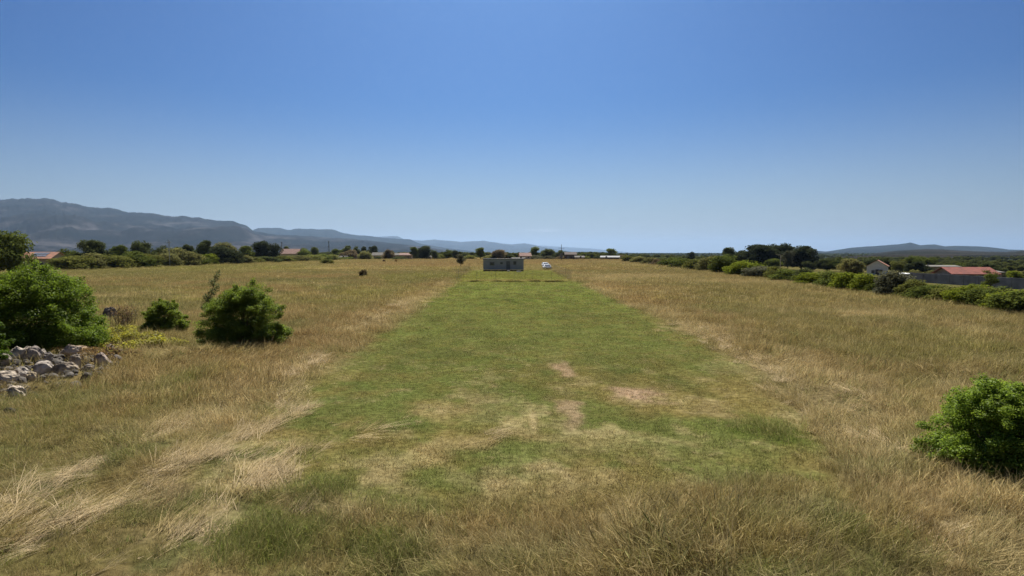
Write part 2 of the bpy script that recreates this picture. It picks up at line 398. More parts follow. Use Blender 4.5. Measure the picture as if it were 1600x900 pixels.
M_ROCK = rock_mat()

def ground_mat():
    m, t, N, L = new_mat('meadow_ground')
    o = N.new('ShaderNodeOutputMaterial'); b = N.new('ShaderNodeBsdfDiffuse'); L.new(b.outputs[0], o.inputs[0])
    a = N.new('ShaderNodeAttribute'); a.attribute_name = 'gcol'
    tc = N.new('ShaderNodeTexCoord')
    n1 = N.new('ShaderNodeTexNoise'); n1.inputs['Scale'].default_value = 6; n1.inputs['Detail'].default_value = 6
    n2 = N.new('ShaderNodeTexNoise'); n2.inputs['Scale'].default_value = .35; n2.inputs['Detail'].default_value = 8; n2.inputs['Roughness'].default_value = .7
    L.new(tc.outputs['Object'], n1.inputs['Vector']); L.new(tc.outputs['Object'], n2.inputs['Vector'])
    mr = N.new('ShaderNodeMapRange'); mr.inputs[1].default_value = .3; mr.inputs[2].default_value = .7; mr.inputs[3].default_value = .5; mr.inputs[4].default_value = 1.05
    mr2 = N.new('ShaderNodeMapRange'); mr2.inputs[1].default_value = .3; mr2.inputs[2].default_value = .7; mr2.inputs[3].default_value = .75; mr2.inputs[4].default_value = 1.15
    L.new(n1.outputs['Fac'], mr.inputs[0]); L.new(n2.outputs['Fac'], mr2.inputs[0])
    mu = N.new('ShaderNodeMath'); mu.operation = 'MULTIPLY'; L.new(mr.outputs[0], mu.inputs[0]); L.new(mr2.outputs[0], mu.inputs[1])
    v = N.new('ShaderNodeVectorMath'); v.operation = 'SCALE'; L.new(a.outputs['Color'], v.inputs[0]); L.new(mu.outputs[0], v.inputs['Scale'])
    L.new(v.outputs[0], b.inputs['Color'])
    bp = N.new('ShaderNodeBump'); bp.inputs['Strength'].default_value = .7; bp.inputs['Distance'].default_value = .12
    L.new(n1.outputs['Fac'], bp.inputs['Height']); L.new(bp.outputs[0], b.inputs['Normal'])
    return m

def hill_mat(name, c1, c2, c3, sc):
    m, t, N, L = new_mat(name)
    o = N.new('ShaderNodeOutputMaterial'); b = N.new('ShaderNodeBsdfDiffuse'); L.new(b.outputs[0], o.inputs[0])
    tc = N.new('ShaderNodeTexCoord')
    n1 = N.new('ShaderNodeTexNoise'); n1.inputs['Scale'].default_value = sc; n1.inputs['Detail'].default_value = 9; n1.inputs['Roughness'].default_value = .65
    mp = N.new('ShaderNodeMapping'); mp.inputs['Scale'].default_value = (1, 1, 3)
    L.new(tc.outputs['Object'], mp.inputs['Vector']); L.new(mp.outputs[0], n1.inputs['Vector'])
    r = N.new('ShaderNodeValToRGB'); e = r.color_ramp.elements
    e[0].position = .36; e[0].color = (*c1, 1); e[1].position = .68; e[1].color = (*c3, 1)
    k = e.new(.54); k.color = (*c2, 1)
    L.new(n1.outputs['Fac'], r.inputs[0]); L.new(r.outputs[0], b.inputs['Color'])
    return m

# ------------------------------------------------------------------ ground sheet
def build_ground():
    a1 = np.linspace(-62, 62, 640); a2 = np.linspace(62, 298, 90)[1:-1]
    ang = np.radians(np.concatenate([a1, a2])); na = len(ang)
    rad = np.concatenate([[0.3], np.geomspace(2.5, 120, 330), np.geomspace(123, 800, 120), np.geomspace(840, 44000, 36)]); nr = len(rad)
    A, Q = np.meshgrid(ang, rad)
    X = (Q * np.sin(A)).ravel(); Y = (Q * np.cos(A)).ravel(); Z = ground_z(X, Y)
    i = np.arange(nr - 1)[:, None]; j = np.arange(na)[None, :]; j2 = (j + 1) % na
    f = np.stack(np.broadcast_arrays(i * na + j, (i + 1) * na + j, (i + 1) * na + j2, i * na + j2), -1).reshape(-1, 4)
    v = np.stack([X, Y, Z], -1)
    v = np.vstack([v, [[0, 0, gz(0, 0)]]])
    c = len(v) - 1
    cap = np.stack([np.full(na, c), np.arange(na), (np.arange(na) + 1) % na], -1)
    me = np_mesh('ground', v[:, :3], np.concatenate([f[:, ::-1].ravel(), cap[:, ::-1].ravel()]), np.concatenate([np.full(len(f), 4), np.full(na, 3)]), ground_mat(), True)
    col = ground_col(v[:, 0], v[:, 1])
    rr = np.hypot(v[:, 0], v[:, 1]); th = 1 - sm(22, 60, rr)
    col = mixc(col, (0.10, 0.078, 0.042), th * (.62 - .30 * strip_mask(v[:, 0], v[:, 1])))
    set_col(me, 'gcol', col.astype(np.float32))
    o = link('ground', me)
    tag(o, 'wide flat meadow of dry brown grass with a green mown strip', 'ground', kind='structure')
build_ground()

# ------------------------------------------------------------------ hills
def hill(name, label, prof, Y0, Yr, Yb, mat, rough=.22, foot=1.0, seed=1):
    """rows run from the foot (Y0) over the ridge (Yr) to the back (Yb); the ridge has the profile prof [(px, py)...]"""
    px0, px1 = prof[0][0], prof[-1][0]
    P = np.linspace(px0, px1, int((px1 - px0) / 1.5) + 2)
    rp = np.interp(P, [p[0] for p in prof], [p[1] for p in prof])
    U = np.concatenate([np.linspace(0, 1, 60), np.linspace(1, 2, 12)[1:]])
    PP, UU = np.meshgrid(P, U)
    YY = np.where(UU <= 1, Y0 + (Yr - Y0) * UU, Yr + (Yb - Yr) * (UU - 1))
    XX = (PP - 800) / F * YY
    H = (HZ - rp)[None, :] / F * Yr + CAMZ
    sl = np.where(UU <= 1, UU ** foot, np.clip(1 - (UU - 1) ** 1.3, 0, 1))
    s = 9.0 / (Yr - Y0)
    n = fbm(XX * s, YY * s * .6, 5, seed) - .5
    gully = np.abs(fbm(XX * s * .8, YY * s * .35, 4, seed + 7) - .5) * 2
    env = np.clip(np.minimum(UU, 1) * (1 - np.minimum(UU, 1)) * 4, 0, 1)
    Z = H * sl + H * env * (n * rough * 2.2 - gully * rough * .8)
    Z = Z + H * (fbm(PP * .08, UU * 0 + 3, 4, seed + 3) - .5) * .07 * sm(.75, .95, UU) - (UU < .02) * 40 - (UU > 1.98) * 40
    nr, na = PP.shape
    i = np.arange(nr - 1)[:, None]; j = np.arange(na - 1)[None, :]
    f = np.stack(np.broadcast_arrays(i * na + j, i * na + j + 1, (i + 1) * na + j + 1, (i + 1) * na + j), -1).reshape(-1, 4)
    me = np_mesh(name, np.stack([XX, YY, Z], -1).reshape(-1, 3), f.ravel(), np.full(len(f), 4), mat, True)
    tag(link(name, me), label, 'hills', kind='structure')

HM1 = hill_mat('karst_slope', (.011, .015, .016), (.021, .022, .022), (.095, .085, .085), .0016)
HM2 = hill_mat('far_slope', (.012, .018, .020), (.02, .025, .026), (.04, .042, .042), .0012)
HM3 = hill_mat('near_slope', (.014, .019, .018), (.028, .029, .027), (.06, .052, .046), .006)
hill('mountain', 'long blue grey karst mountain rising over the trees with pale bare patches', [(-420, 330), (-250, 318), (-120, 316), (-40, 312), (0, 313), (40, 311), (80, 310), (92, 312), (101, 317), (108, 316), (125, 320), (150, 324), (180, 327), (200, 331), (240, 334), (272, 338), (300, 339), (340, 344), (370, 347), (385, 352), (398, 361), (430, 366), (480, 369), (560, 374), (650, 384), (720, 394)], 3600, 7000, 8500, HM1, .20, .95, 3)
hill('distant_mountain', 'hazy blue range stepping down behind the long grey mountain', [(300, 366), (395, 361), (405, 357), (420, 356), (440, 357), (455, 359), (470, 357), (500, 358), (520, 359), (535, 363), (550, 366), (575, 369), (600, 372), (625, 373), (642, 374), (655, 380), (700, 388), (760, 395)], 8000, 11000, 13000, HM2, .2, 1, 5)
hill('distant_mountain', 'pale blue mountain range fading in haze above the grey cabin', [(560, 374), (590, 370), (622, 369), (632, 374), (660, 376), (680, 374), (700, 376), (720, 378), (755, 376), (780, 380), (800, 382), (820, 380), (835, 383), (860, 388), (900, 394)], 15000, 20000, 23000, HM2, .2, 1, 9)
hill('distant_mountain', 'faintest pale range at the right end of the hazy skyline', [(700, 384), (760, 379), (800, 383), (850, 384), (880, 386), (920, 388), (950, 391), (990, 395)], 26000, 30000, 34000, HM2, .2, 1, 12)
hill('low_ridge', 'low flat blue ridge behind the long white roofed barn', [(780, 396), (850, 395), (880, 393.5), (935, 393.5), (965, 395), (1000, 397), (1020, 400), (1040, 403)], 5500, 6800, 8000, HM2, .12, 1, 15)
hill('low_ridge', 'small pale ridge peeping over the hedge beside the round dark tree', [(1040, 402), (1080, 399), (1095, 397), (1118, 397.5), (1135, 397), (1180, 396), (1240, 397), (1280, 399)], 7500, 9000, 10500, HM2, .12, 1, 18)
hill('mountain', 'blue mountain with a small peak beyond the red roofed house', [(1180, 398), (1240, 396), (1262, 391), (1290, 393), (1330, 387), (1370, 384), (1400, 382), (1420, 379), (1436, 383), (1458, 382), (1475, 385), (1490, 384), (1540, 385.5), (1575, 390), (1620, 391), (1800, 386), (2000, 384)], 5200, 7600, 9000, HM2, .2, 1, 21)
hill('hill', 'nearer brown grey hill under the blue mountain at the right', [(1300, 404), (1340, 400), (1365, 395.5), (1400, 391.5), (1445, 389), (1470, 389.5), (1500, 391.5), (1540, 393), (1570, 393.5), (1600, 391), (1700, 391), (1900, 384), (2050, 386)], 700, 3000, 4200, HM3, .2, .9, 25)

# ------------------------------------------------------------------ haze: the air itself
def build_haze():
    b = MB(); b.box((0, 21000, 447), (92000, 46000, 906))
    m, t, N, L = new_mat('haze_air')
    o = N.new('ShaderNodeOutputMaterial'); v = N.new('ShaderNodeVolumePrincipled')
    v.inputs['Color'].default_value = (.52, .73, 1.0, 1); v.inputs['Density'].default_value = HAZE; v.inputs['Anisotropy'].default_value = .45
    L.new(v.outputs[0], o.inputs['Volume'])
    tag(b.build('haze', m), 'thin pale summer haze over the plain and mountains', 'haze', kind='stuff')
build_haze()

# ------------------------------------------------------------------ grass
def blades(n, radius, h, wd, lean, curve, seed, segs=3, lying=0.0, seedhead=0.0):
    """one tuft of tapered blades; returns verts, faces, sizes, blade attribute"""
    g = np.random.default_rng(seed)
    V = []; Fc = []; Sz = []; At = []; k = 0
    for i in range(n):
        rr = radius * math.sqrt(g.random()); th = g.random() * 2 * math.pi
        bx, by = rr * math.cos(th), rr * math.sin(th)
        hh = h * (0.45 + 0.75 * g.random()); ww = wd * (.6 + .8 * g.random())
        d = g.random() * 2 * math.pi if lying == 0 else g.normal(0, .28)
        l0 = abs(g.normal(0, lean)) + lying * (.9 + .3 * g.random()); cv = curve * (.4 + g.random())
        side = d + math.pi / 2 + g.normal(0, .5)
        rnd, dry = g.random(), g.random()
        x, y, z = bx, by, -0.03
        ang = min(l0, 1.5)
        pts = []
        for s in range(segs + 1):
            pts.append((x, y, z)); L = hh / segs
            x += math.cos(d) * math.sin(ang) * L; y += math.sin(d) * math.sin(ang) * L; z += math.cos(ang) * L
            ang = min(ang + cv / segs, 1.75 if lying == 0 else 1.62)
        sx, sy = math.cos(side), math.sin(side)
        head = g.random() < seedhead
        for s, (x, y, z) in enumerate(pts):
            t = s / segs
            q = ww * .5 * (1 - t ** 1.6) if not head else ww * .5 * (.35 if t < .7 else 1.3 if t < 1 else .1)
            if s == segs and not head:
                V.append((x, y, z)); At.append((t, rnd, dry))
            else:
                V.append((x - sx * q, y - sy * q, z)); V.append((x + sx * q, y + sy * q, z)); At += [(t, rnd, dry)] * 2
        for s in range(segs):
            a = k + 2 * s
            if s == segs - 1 and not head: Fc += [a, a + 1, a + 2]; Sz.append(3)
            else: Fc += [a, a + 1, a + 3, a + 2]; Sz.append(4)
        k = len(V)
    return np.array(V), Fc, Sz, np.array(At)

def tuft_objs(name, mat, k, **kw):
    out = []
    for i in range(k):
        V, Fc, Sz, At = blades(seed=hash((name, i)) % 100000 if False else sum(map(ord, name)) * 31 + i, **kw)
        me = np_mesh(name, V, Fc, Sz, mat); set_col(me, 'blade', At.astype(np.float32))
        out.append(bpy.data.objects.new(name, me))
    return out

def scatter(name, label, cat, layers):
    """one object; layers = [(tuft objects, pts, dirs, tilt, scale, colour)]"""
    srcs = []; P = []; Rt = []; Sc = []; Ix = []; Cc = []
    for (objs, pts, dirs, tilt, scl, col) in layers:
        n = len(pts)
        if n == 0: continue
        P.append(pts); Rt.append(np.stack([np.zeros(n), tilt, dirs], -1)); Sc.append(scl if scl.ndim == 2 else np.repeat(scl[:, None], 3, 1))
        Ix.append(len(srcs) + RNG.integers(0, len(objs), n)); Cc.append(col); srcs += objs
    P = np.concatenate(P); Rt = np.concatenate(Rt); Sc = np.concatenate(Sc); Ix = np.concatenate(Ix); Cc = np.concatenate(Cc)
    me = bpy.data.meshes.new(name); me.vertices.add(len(P)); me.vertices.foreach_set('co', P.astype(np.float32).ravel())
    for nm, ty, arr, key in (('rot', 'FLOAT_VECTOR', Rt, 'vector'), ('scl', 'FLOAT_VECTOR', Sc, 'vector'), ('idx', 'INT', Ix, 'value')):
        a = me.attributes.new(nm, ty, 'POINT'); a.data.foreach_set(key, (arr.astype(np.int32) if ty == 'INT' else arr.astype(np.float32)).ravel())
    set_col(me, 'gcol', Cc.astype(np.float32))
    o = link(name, me); tag(o, label, cat, kind='stuff')
    ng = bpy.data.node_groups.new(name, 'GeometryNodeTree')
    ng.interface.new_socket('Geometry', in_out='INPUT', socket_type='NodeSocketGeometry'); ng.interface.new_socket('Geometry', in_out='OUTPUT', socket_type='NodeSocketGeometry')
    N = ng.nodes; L = ng.links
    gi = N.new('NodeGroupInput'); go = N.new('NodeGroupOutput')
    jn = N.new('GeometryNodeGeometryToInstance')
    for s in reversed(srcs):
        ob = N.new('GeometryNodeObjectInfo'); ob.inputs[0].default_value = s; ob.transform_space = 'ORIGINAL'
        L.new(ob.outputs['Geometry'], jn.inputs[0])
    ip = N.new('GeometryNodeInstanceOnPoints'); ip.inputs['Pick Instance'].default_value = True
    L.new(gi.outputs[0], ip.inputs['Points']); L.new(jn.outputs[0], ip.inputs['Instance'])
    def na(nm, ty):
        q = N.new('GeometryNodeInputNamedAttribute'); q.data_type = ty; q.inputs[0].default_value = nm
        return q.outputs[0]
    L.new(na('idx', 'INT'), ip.inputs['Instance Index']); L.new(na('rot', 'FLOAT_VECTOR'), ip.inputs['Rotation']); L.new(na('scl', 'FLOAT_VECTOR'), ip.inputs['Scale'])
    L.new(ip.outputs[0], go.inputs[0])
    md = o.modifiers.new('scatter', 'NODES'); md.node_group = ng
    return o

def wedge(y0, y1, dens, slope=1.02, pad=2.5):
    xm = slope * y1 + pad
    n = int(dens * 2 * xm * (y1 - y0))
    x = RNG.uniform(-xm, xm, n); y = RNG.uniform(y0, y1, n)
    k = np.abs(x) < slope * y + pad
    return x[k], y[k]

BUSH_AT = []          # filled below: bush bases keep grass out
def flow(x, y):
    return (fbm(x * .16, y * .16, 3, 51) - .5) * 9 + (fbm(x * .7, y * .7, 2, 53) - .5) * 5

def thin(x, y):        # keep tall grass out of the trees' line and the land behind the right hedge top
    return (x < hedge_x(y) + 8) & (x > -112 - .02 * y)

G_TALL = tuft_objs('meadow_grass', M_GRASS, 6, n=26, radius=.15, h=.44, wd=.007, lean=.28, curve=.9, segs=4, seedhead=.25)
G_MID = tuft_objs('meadow_grass', M_GRASS, 6, n=46, radius=.36, h=.38, wd=.011, lean=.28, curve=.8, segs=3, seedhead=.2)
G_FAR = tuft_objs('meadow_grass', M_GRASS, 6, n=80, radius=1.0, h=.34, wd=.020, lean=.25, curve=.5, segs=2)
G_VFAR = tuft_objs('meadow_grass', M_GRASS, 5, n=110, radius=2.8, h=.30, wd=.055, lean=.3, curve=.4, segs=2)
G_SHORT = tuft_objs('mown_grass', M_MOWN, 6, n=34, radius=.13, h=.085, wd=.006, lean=.55, curve=.9, segs=3)
G_SHORT2 = tuft_objs('mown_grass', M_MOWN, 5, n=40, radius=.28, h=.085, wd=.012, lean=.55, curve=.8, segs=2)
G_SHORT3 = tuft_objs('mown_grass', M_MOWN, 4, n=46, radius=.7, h=.08, wd=.03, lean=.55, curve=.7, segs=2)
G_STALK = tuft_objs('grass_stalk', M_HAY, 5, n=5, radius=.16, h=.60, wd=.0042, lean=.22, curve=.35, segs=5, seedhead=.9)
G_WEED = tuft_objs('weed', M_MOWN, 5, n=14, radius=.07, h=.15, wd=.016, lean=.7, curve=.9, segs=3)
G_HAY = tuft_objs('hay', M_HAY, 6, n=36, radius=.20, h=.60, wd=.006, lean=.15, curve=.35, segs=4, lying=1.2)

SW = [([(-40, 835), (60, 780), (160, 728), (240, 690), (345, 640)], .34, 22), ([(20, 850), (130, 800), (260, 745), (370, 690), (480, 636)], .34, 24),
          ([(290, 880), (340, 815), (400, 750), (470, 705)], .55, 26), ([(200, 870), (290, 810), (350, 770)], .2, 12), ([(-30, 800), (30, 770), (110, 745)], .3, 16),
          ([(440, 720), (520, 690), (600, 672)], .3, 8), ([(1290, 640), (1230, 600), (1170, 560), (1110, 522), (1060, 505)], .6, 22), ([(1400, 720), (1360, 670), (1310, 610)], .7, 24),
          ([(540, 520), (585, 500), (640, 470)], .5, 18), 
          ([(1480, 900), (1540, 840), (1620, 790)], .7, 10), ([(440, 640), (450, 600), (500, 560)], .4, 16), ([(720, 700), (800, 690)], .5, 5)]

def hay_mask(x, y):
    m = np.zeros(np.shape(x))
    for path, spread, per in SW:
        if per < 12: continue
        g = [at(*p) for p in path]
        for (a, b) in zip(g[:-1], g[1:]):
            ux, uy = b[0] - a[0], b[1] - a[1]; L2 = ux * ux + uy * uy
            t = np.clip(((x - a[0]) * ux + (y - a[1]) * uy) / L2, 0, 1)
            d = np.hypot(x - a[0] - t * ux, y - a[1] - t * uy)
            m = np.maximum(m, .75 * np.exp(-(d / (spread * .9)) ** 2))
    return m

def meadow_layer(objs, y0, y1, dens, hs=1.0):
    x, y = wedge(y0 * .88, y1 * 1.12, dens)
    f_ = (RNG.random(len(x)) < sm(y0 * .88, y0 * 1.12, y)) & (RNG.random(len(x)) > sm(y1 * .88, y1 * 1.12, y)); x, y = x[f_], y[f_]
    m = strip_mask(x, y)
    k = (m < RNG.uniform(.25, .7, len(x))) & thin(x, y)
    hp = ((x + 15.2) / 2.1) ** 2 + ((y - 18.4) / 2.3) ** 2           # the stone heap is nearly bare
    k &= (hp > RNG.uniform(.75, 1.2, len(x))) | (RNG.random(len(x)) < .16)
    if y0 < 20: k &= (((x + 13.2) / 1.5) ** 2 + ((y - 24.0) / 3.2) ** 2 > RNG.uniform(.1, 1.3, len(x))); k &= hay_mask(x, y) < RNG.uniform(.15, .9, len(x))
    x, y = x[k], y[k]; m = m[k]
    c = ground_col(x, y)
    n = len(x)
    patch = fbm(x * .8, y * .8, 3, 61)
    fd_ = sm(30, 60, y)[:, None]
    c = c * ((0.72 + .55 * RNG.random((n, 1))) * (0.8 + .4 * patch[:, None]) * (1 - fd_) + fd_ * RNG.uniform(.85, 1.12, (n, 1)))
    c = mixc(c, STRAW, (RNG.random(n) < .10) * .6)
    c = c * (1 - .28 * (1 - sm(9, 14, np.hypot(x, y))) * sm(.40, .60, fbm(x * .7, y * .7, 3, 98)))[:, None]  # painted shade of hollows: noise patches darken the near tufts
    c = mixc(c, GREEN, (RNG.random(n) < .08 * (1 - sm(25, 60, y))) * .7)
    fd = sm(30, 60, y)
    s = hs * ((.55 + .75 * patch) * (1 - fd) + .9 * fd) * RNG.uniform(.75, 1.25, n)
    s = s * (.78 + .22 * sm(9, 15, np.hypot(x, y)) + .55 * sm(.55, .75, fbm(x * .5 + 5, y * .5, 3, 91)) * (1 - sm(9, 15, y)))
    s = s * (1 - .35 * m)
    left = (1 - sm(-3.4, -2.2, x)) * (1 - sm(13, 16, y))
    s = s * (1 - .42 * left)
    dirs = flow(x, y) + RNG.normal(0, .95, n)
    tilt = np.clip(np.abs(fbm(x * .45, y * .45, 3, 71) - .42) * 2.0, 0, .8) * (1 - .85 * sm(25, 50, y)) + np.abs(RNG.normal(0, .12, n))
    z = ground_z(x, y)
    return (objs, np.stack([x, y, z], -1), dirs, tilt, s, c)

def stalk_layer(y0, y1, dens):
    x, y = wedge(y0, y1, dens)
    k = (strip_mask(x, y) < RNG.uniform(.1, .5, len(x))) & thin(x, y) & (fbm(x * .35, y * .35, 3, 95) > .44)
    x, y = x[k], y[k]; n = len(x)
    c = np.array(STRAW)[None] * RNG.uniform(.5, 1.05, (n, 1)); c = mixc(c, REDBR, (RNG.random(n) < .4) * .6); c = mixc(c, OLIVE, (RNG.random(n) < .3) * .7)
    return (G_STALK, np.stack([x, y, ground_z(x, y)], -1), RNG.uniform(0, 6.28, n), np.abs(RNG.normal(0, .25, n)), RNG.uniform(.55, 1.15, n), c)

def weed_layer(y0, y1, dens):
    x, y = wedge(y0, y1, dens)
    k = (fbm(x * .5, y * .5, 3, 97) > .5) & thin(x, y)
    x, y = x[k], y[k]; n = len(x)
    c = np.array(GREEN)[None] * RNG.uniform(.7, 1.4, (n, 1)); c = mixc(c, YGREEN, RNG.random(n) * .6)
    return (G_WEED, np.stack([x, y, ground_z(x, y)], -1), RNG.uniform(0, 6.28, n), np.abs(RNG.normal(0, .2, n)), RNG.uniform(.5, 1.2, n) * (1 - .6 * strip_mask(x, y)), c)

def mown_layer(objs, y0, y1, dens):
    x, y = wedge(y0 * .85, y1 * 1.15, dens)
    f_ = (RNG.random(len(x)) < sm(y0 * .85, y0 * 1.15, y)) & (RNG.random(len(x)) > sm(y1 * .85, y1 * 1.15, y)); x, y = x[f_], y[f_]
    k = (strip_mask(x, y) > RNG.uniform(.1, .6, len(x)))
    x, y = x[k], y[k]; n = len(x)
    c = ground_col(x, y)
    patch = fbm(x * 1.2, y * 1.0, 3, 63)
    c = c * (0.75 + .5 * RNG.random((n, 1))) * (.85 + .3 * patch[:, None])
    c = mixc(c, STRAW, (RNG.random(n) < .09) * .55)
    s = (.6 + .8 * patch) * RNG.uniform(.7, 1.3, n) * (1 + .35 * (1 - sm(9, 15, y)))
    return (objs, np.stack([x, y, ground_z(x, y)], -1), RNG.uniform(0, 6.28, n), np.abs(RNG.normal(0, .2, n)), s, c)

def build_grass():
    scatter('meadow_grass', 'tall dry uncut meadow grass either side of the mown strip', 'meadow grass', [
        meadow_layer(G_TALL, 3.2, 15, 70), meadow_layer(G_MID, 15, 42, 15), meadow_layer(G_FAR, 42, 130, 1.9), meadow_layer(G_VFAR, 130, 360, .2), stalk_layer(4, 16, 14), stalk_layer(16, 45, 3), weed_layer(5, 18, 7), weed_layer(18, 40, 1.5)])
    scatter('mown_grass', 'short mown green grass of the long strip leading to the cabin', 'mown grass', [
        mown_layer(G_SHORT, 7.0, 24, 75), mown_layer(G_SHORT2, 24, 52, 17), mown_layer(G_SHORT3, 52, 122, 3.2)])
    # swaths of cut grass left lying: path in photo positions, spread in metres, tufts per metre
    P = []; D = []
    for path, spread, per in SW:
        g = [at(*p) for p in path]
        for (a, b) in zip(g[:-1], g[1:]):
            Ln = math.hypot(b[0] - a[0], b[1] - a[1]); n = int(Ln * per)
            t = RNG.random(n); off = RNG.normal(0, spread * .6, n); d = math.atan2(b[1] - a[1], b[0] - a[0])
            wob = (fbm(t * Ln * .9 + a[0], t * 0 + a[1], 3, 77) - .5) * spread * 2.2
            off = off + wob
            P.append(np.stack([a[0] + (b[0] - a[0]) * t - math.sin(d) * off, a[1] + (b[1] - a[1]) * t + math.cos(d) * off], -1))
            D.append(d + RNG.normal(0, .42, n) + math.pi * (RNG.random(n) < .12))
    P = np.concatenate(P); D = np.concatenate(D)
    kk = fbm(P[:, 0] * 1.6, P[:, 1] * 1.3, 3, 121) > RNG.uniform(.34, .62, len(P)); P = P[kk]; D = D[kk]
    n = len(P); z = ground_z(P[:, 0], P[:, 1]) + RNG.uniform(.0, .09, n)
    # loose clippings on the strip
    x, y = wedge(9, 24, 3.0); k = (strip_mask(x, y) > .3) & (fbm(x * 1.3 + 9, y * 1.1, 4, 14) > .46); x, y = x[k], y[k]
    pp = np.stack([x, y, ground_z(x, y) + .02], -1)
    pts = np.concatenate([np.column_stack([P, z]), pp]); nn = len(pts)
    scl = np.concatenate([RNG.uniform(.7, 1.35, n), RNG.uniform(.22, .5, len(pp))])
    scl3 = np.stack([scl, scl, scl * np.concatenate([RNG.uniform(.8, 1.4, n), RNG.uniform(.3, .6, len(pp))])], -1)
    base = np.array((.55, .43, .255))[None] * RNG.uniform(.7, 1.15, (nn, 1))
    base = mixc(base, BROWN, (RNG.random(nn) < .3) * .6)
    base[n:] = mixc(base[n:], OLIVE, np.full(nn - n, .45))
    scatter('dry_hay', 'pale dry cut grass lying in swaths and clippings on the ground', 'hay', [
        (G_HAY, pts, np.concatenate([D, RNG.uniform(0, 6.28, len(pp))]), RNG.normal(0, .10, nn), scl3, base)])
    # lush green tussocks at the near edge
    x = []; y = []
    for (px, py, rx, ry, cnt) in [(420, 835, 80, 30, 300), (505, 765, 40, 14, 90), (300, 590, 34, 12, 60), (20, 640, 40, 20, 80), (1210, 672, 40, 16, 120), (600, 855, 60, 22, 120), (140, 640, 90, 50, 120)]:
        X, Y = at(px, py); hx = rx * Y / F; hy = at(px, py - ry)[1] - Y
        x.append(X + RNG.normal(0, .55, cnt) * hx); y.append(Y + RNG.normal(0, .55, cnt) * hy)
    x = np.concatenate(x); y = np.concatenate(y); n = len(x)
    c = np.array(LUSH)[None] * RNG.uniform(.7, 1.35, (n, 1)); c = mixc(c, YGREEN, (RNG.random(n) < .3) * .6)
    scatter('lush_grass', 'bright green grass tussocks among the dry foreground grass', 'green grass', [
        (G_TALL, np.stack([x, y, ground_z(x, y)], -1), flow(x, y) + RNG.normal(0, .8, n), np.abs(RNG.normal(.3, .25, n)), RNG.uniform(.4, .85, n), c)])
build_grass()

# ------------------------------------------------------------------ foliage
def leaves_mesh(name, blobs, n, size, seed, mat, shell=(.55, 1.04), zmin=0.0, upbias=.5, elong=1.35):
    """many small folded leaves spread through blobs [(cx,cy,cz,rx,ry,rz)]"""
    g = np.random.default_rng(seed)
    B = np.array(blobs, float)
    wgt = (B[:, 3] * B[:, 4] * B[:, 5]) ** (2 / 3); wgt /= wgt.sum()
    bi = g.choice(len(B), n, p=wgt)
    d = g.normal(size=(n, 3)); d /= np.linalg.norm(d, axis=1)[:, None]
    rr = shell[0] + (shell[1] - shell[0]) * g.random(n) ** .6
    rr = rr + (g.random(n) < .06) * g.random(n) * .22
    P = B[bi, :3] + d * B[bi, 3:6] * rr[:, None]
    k = P[:, 2] > zmin; P = P[k]; d = d[k]; n = len(P); bi = bi[k]
    nrm = d * .8 + g.normal(size=(n, 3)) * .75 + np.array([0, 0, upbias]); nrm /= np.linalg.norm(nrm, axis=1)[:, None]
    t = np.cross(nrm, g.normal(size=(n, 3))); t /= np.linalg.norm(t, axis=1)[:, None]
    b = np.cross(nrm, t)
    s = size * (.6 + .8 * g.random(n))[:, None]
    fold = nrm * s * .22
    V = np.stack([P - t * s * elong * .5, P + b * s * .5 + fold, P + t * s * elong * .5, P - b * s * .5 + fold], 1).reshape(-1, 3)
    i = np.arange(n)[:, None] * 4
    Fc = np.concatenate([i + [0, 1, 2], i + [0, 2, 3]], 1).ravel()
    me = np_mesh(name, V, Fc, np.full(2 * n, 3), mat)
    tone = g.random(len(B))[bi] * .5 + g.random(n) * .5
    at2 = np.stack([tone, g.random(n) ** 2 * .8 + .2 * g.random(len(B))[bi], g.random(n)], -1)
    set_col(me, 'leaf', np.repeat(at2, 4, 0).astype(np.float32))
    return me

def dome_blobs(g, W, D, H, n, rr=(.16, .3), base=.0):
    out = [(0, 0, H * .40, W * .33, D * .33, H * .40)]
    for k in range(max(4, n // 5)):
        a = k * 6.28 / max(4, n // 5) + g.random() * .5; q = g.uniform(.55, .85)
        out.append((math.cos(a) * W * .5 * q, math.sin(a) * D * .5 * q, H * g.uniform(.08, .2), W * .14, D * .14, H * .2))
    while len(out) < n:
        a = g.random() * 2 * math.pi; e = g.random() ** .8
        ph = math.asin(e); q = .55 + .36 * g.random()
        x = math.cos(a) * math.cos(ph) * W * .5 * q; y = math.sin(a) * math.cos(ph) * D * .5 * q
        z = base * H + (1 - base) * H * (.12 + .72 * e * q / .85)
        r = g.uniform(*rr)
        out.append((x, y, z, W * r * g.uniform(.8, 1.1), D * r * g.uniform(.8, 1.1), min(H, W) * r * g.uniform(.75, 1.0)))
    return out

def branch_mesh(name, segs, mat):
    b = MB()
    for (p, q, r0, r1) in segs: b.tube(p, q, r0, r1, 6, True)
    bmesh.ops.recalc_face_normals(b.bm, faces=b.bm.faces)
    me = bpy.data.meshes.new(name); b.bm.to_mesh(me); b.bm.free(); me.materials.append(mat)
    return me

def stems(g, W, H, n, r):
    out = []
    for i in range(n):
        a = g.random() * 6.28; q = g.random()
        m = (math.cos(a) * W * .12 * q, math.sin(a) * W * .12 * q, H * .35)
        e = (math.cos(a) * W * .34 * q, math.sin(a) * W * .34 * q, H * (.7 + .15 * g.random()))
        s = (math.cos(a) * .06 * q, math.sin(a) * .06 * q, -.08)
        out += [(s, m, r, r * .65), (m, e, r * .65, r * .2)]
    return out

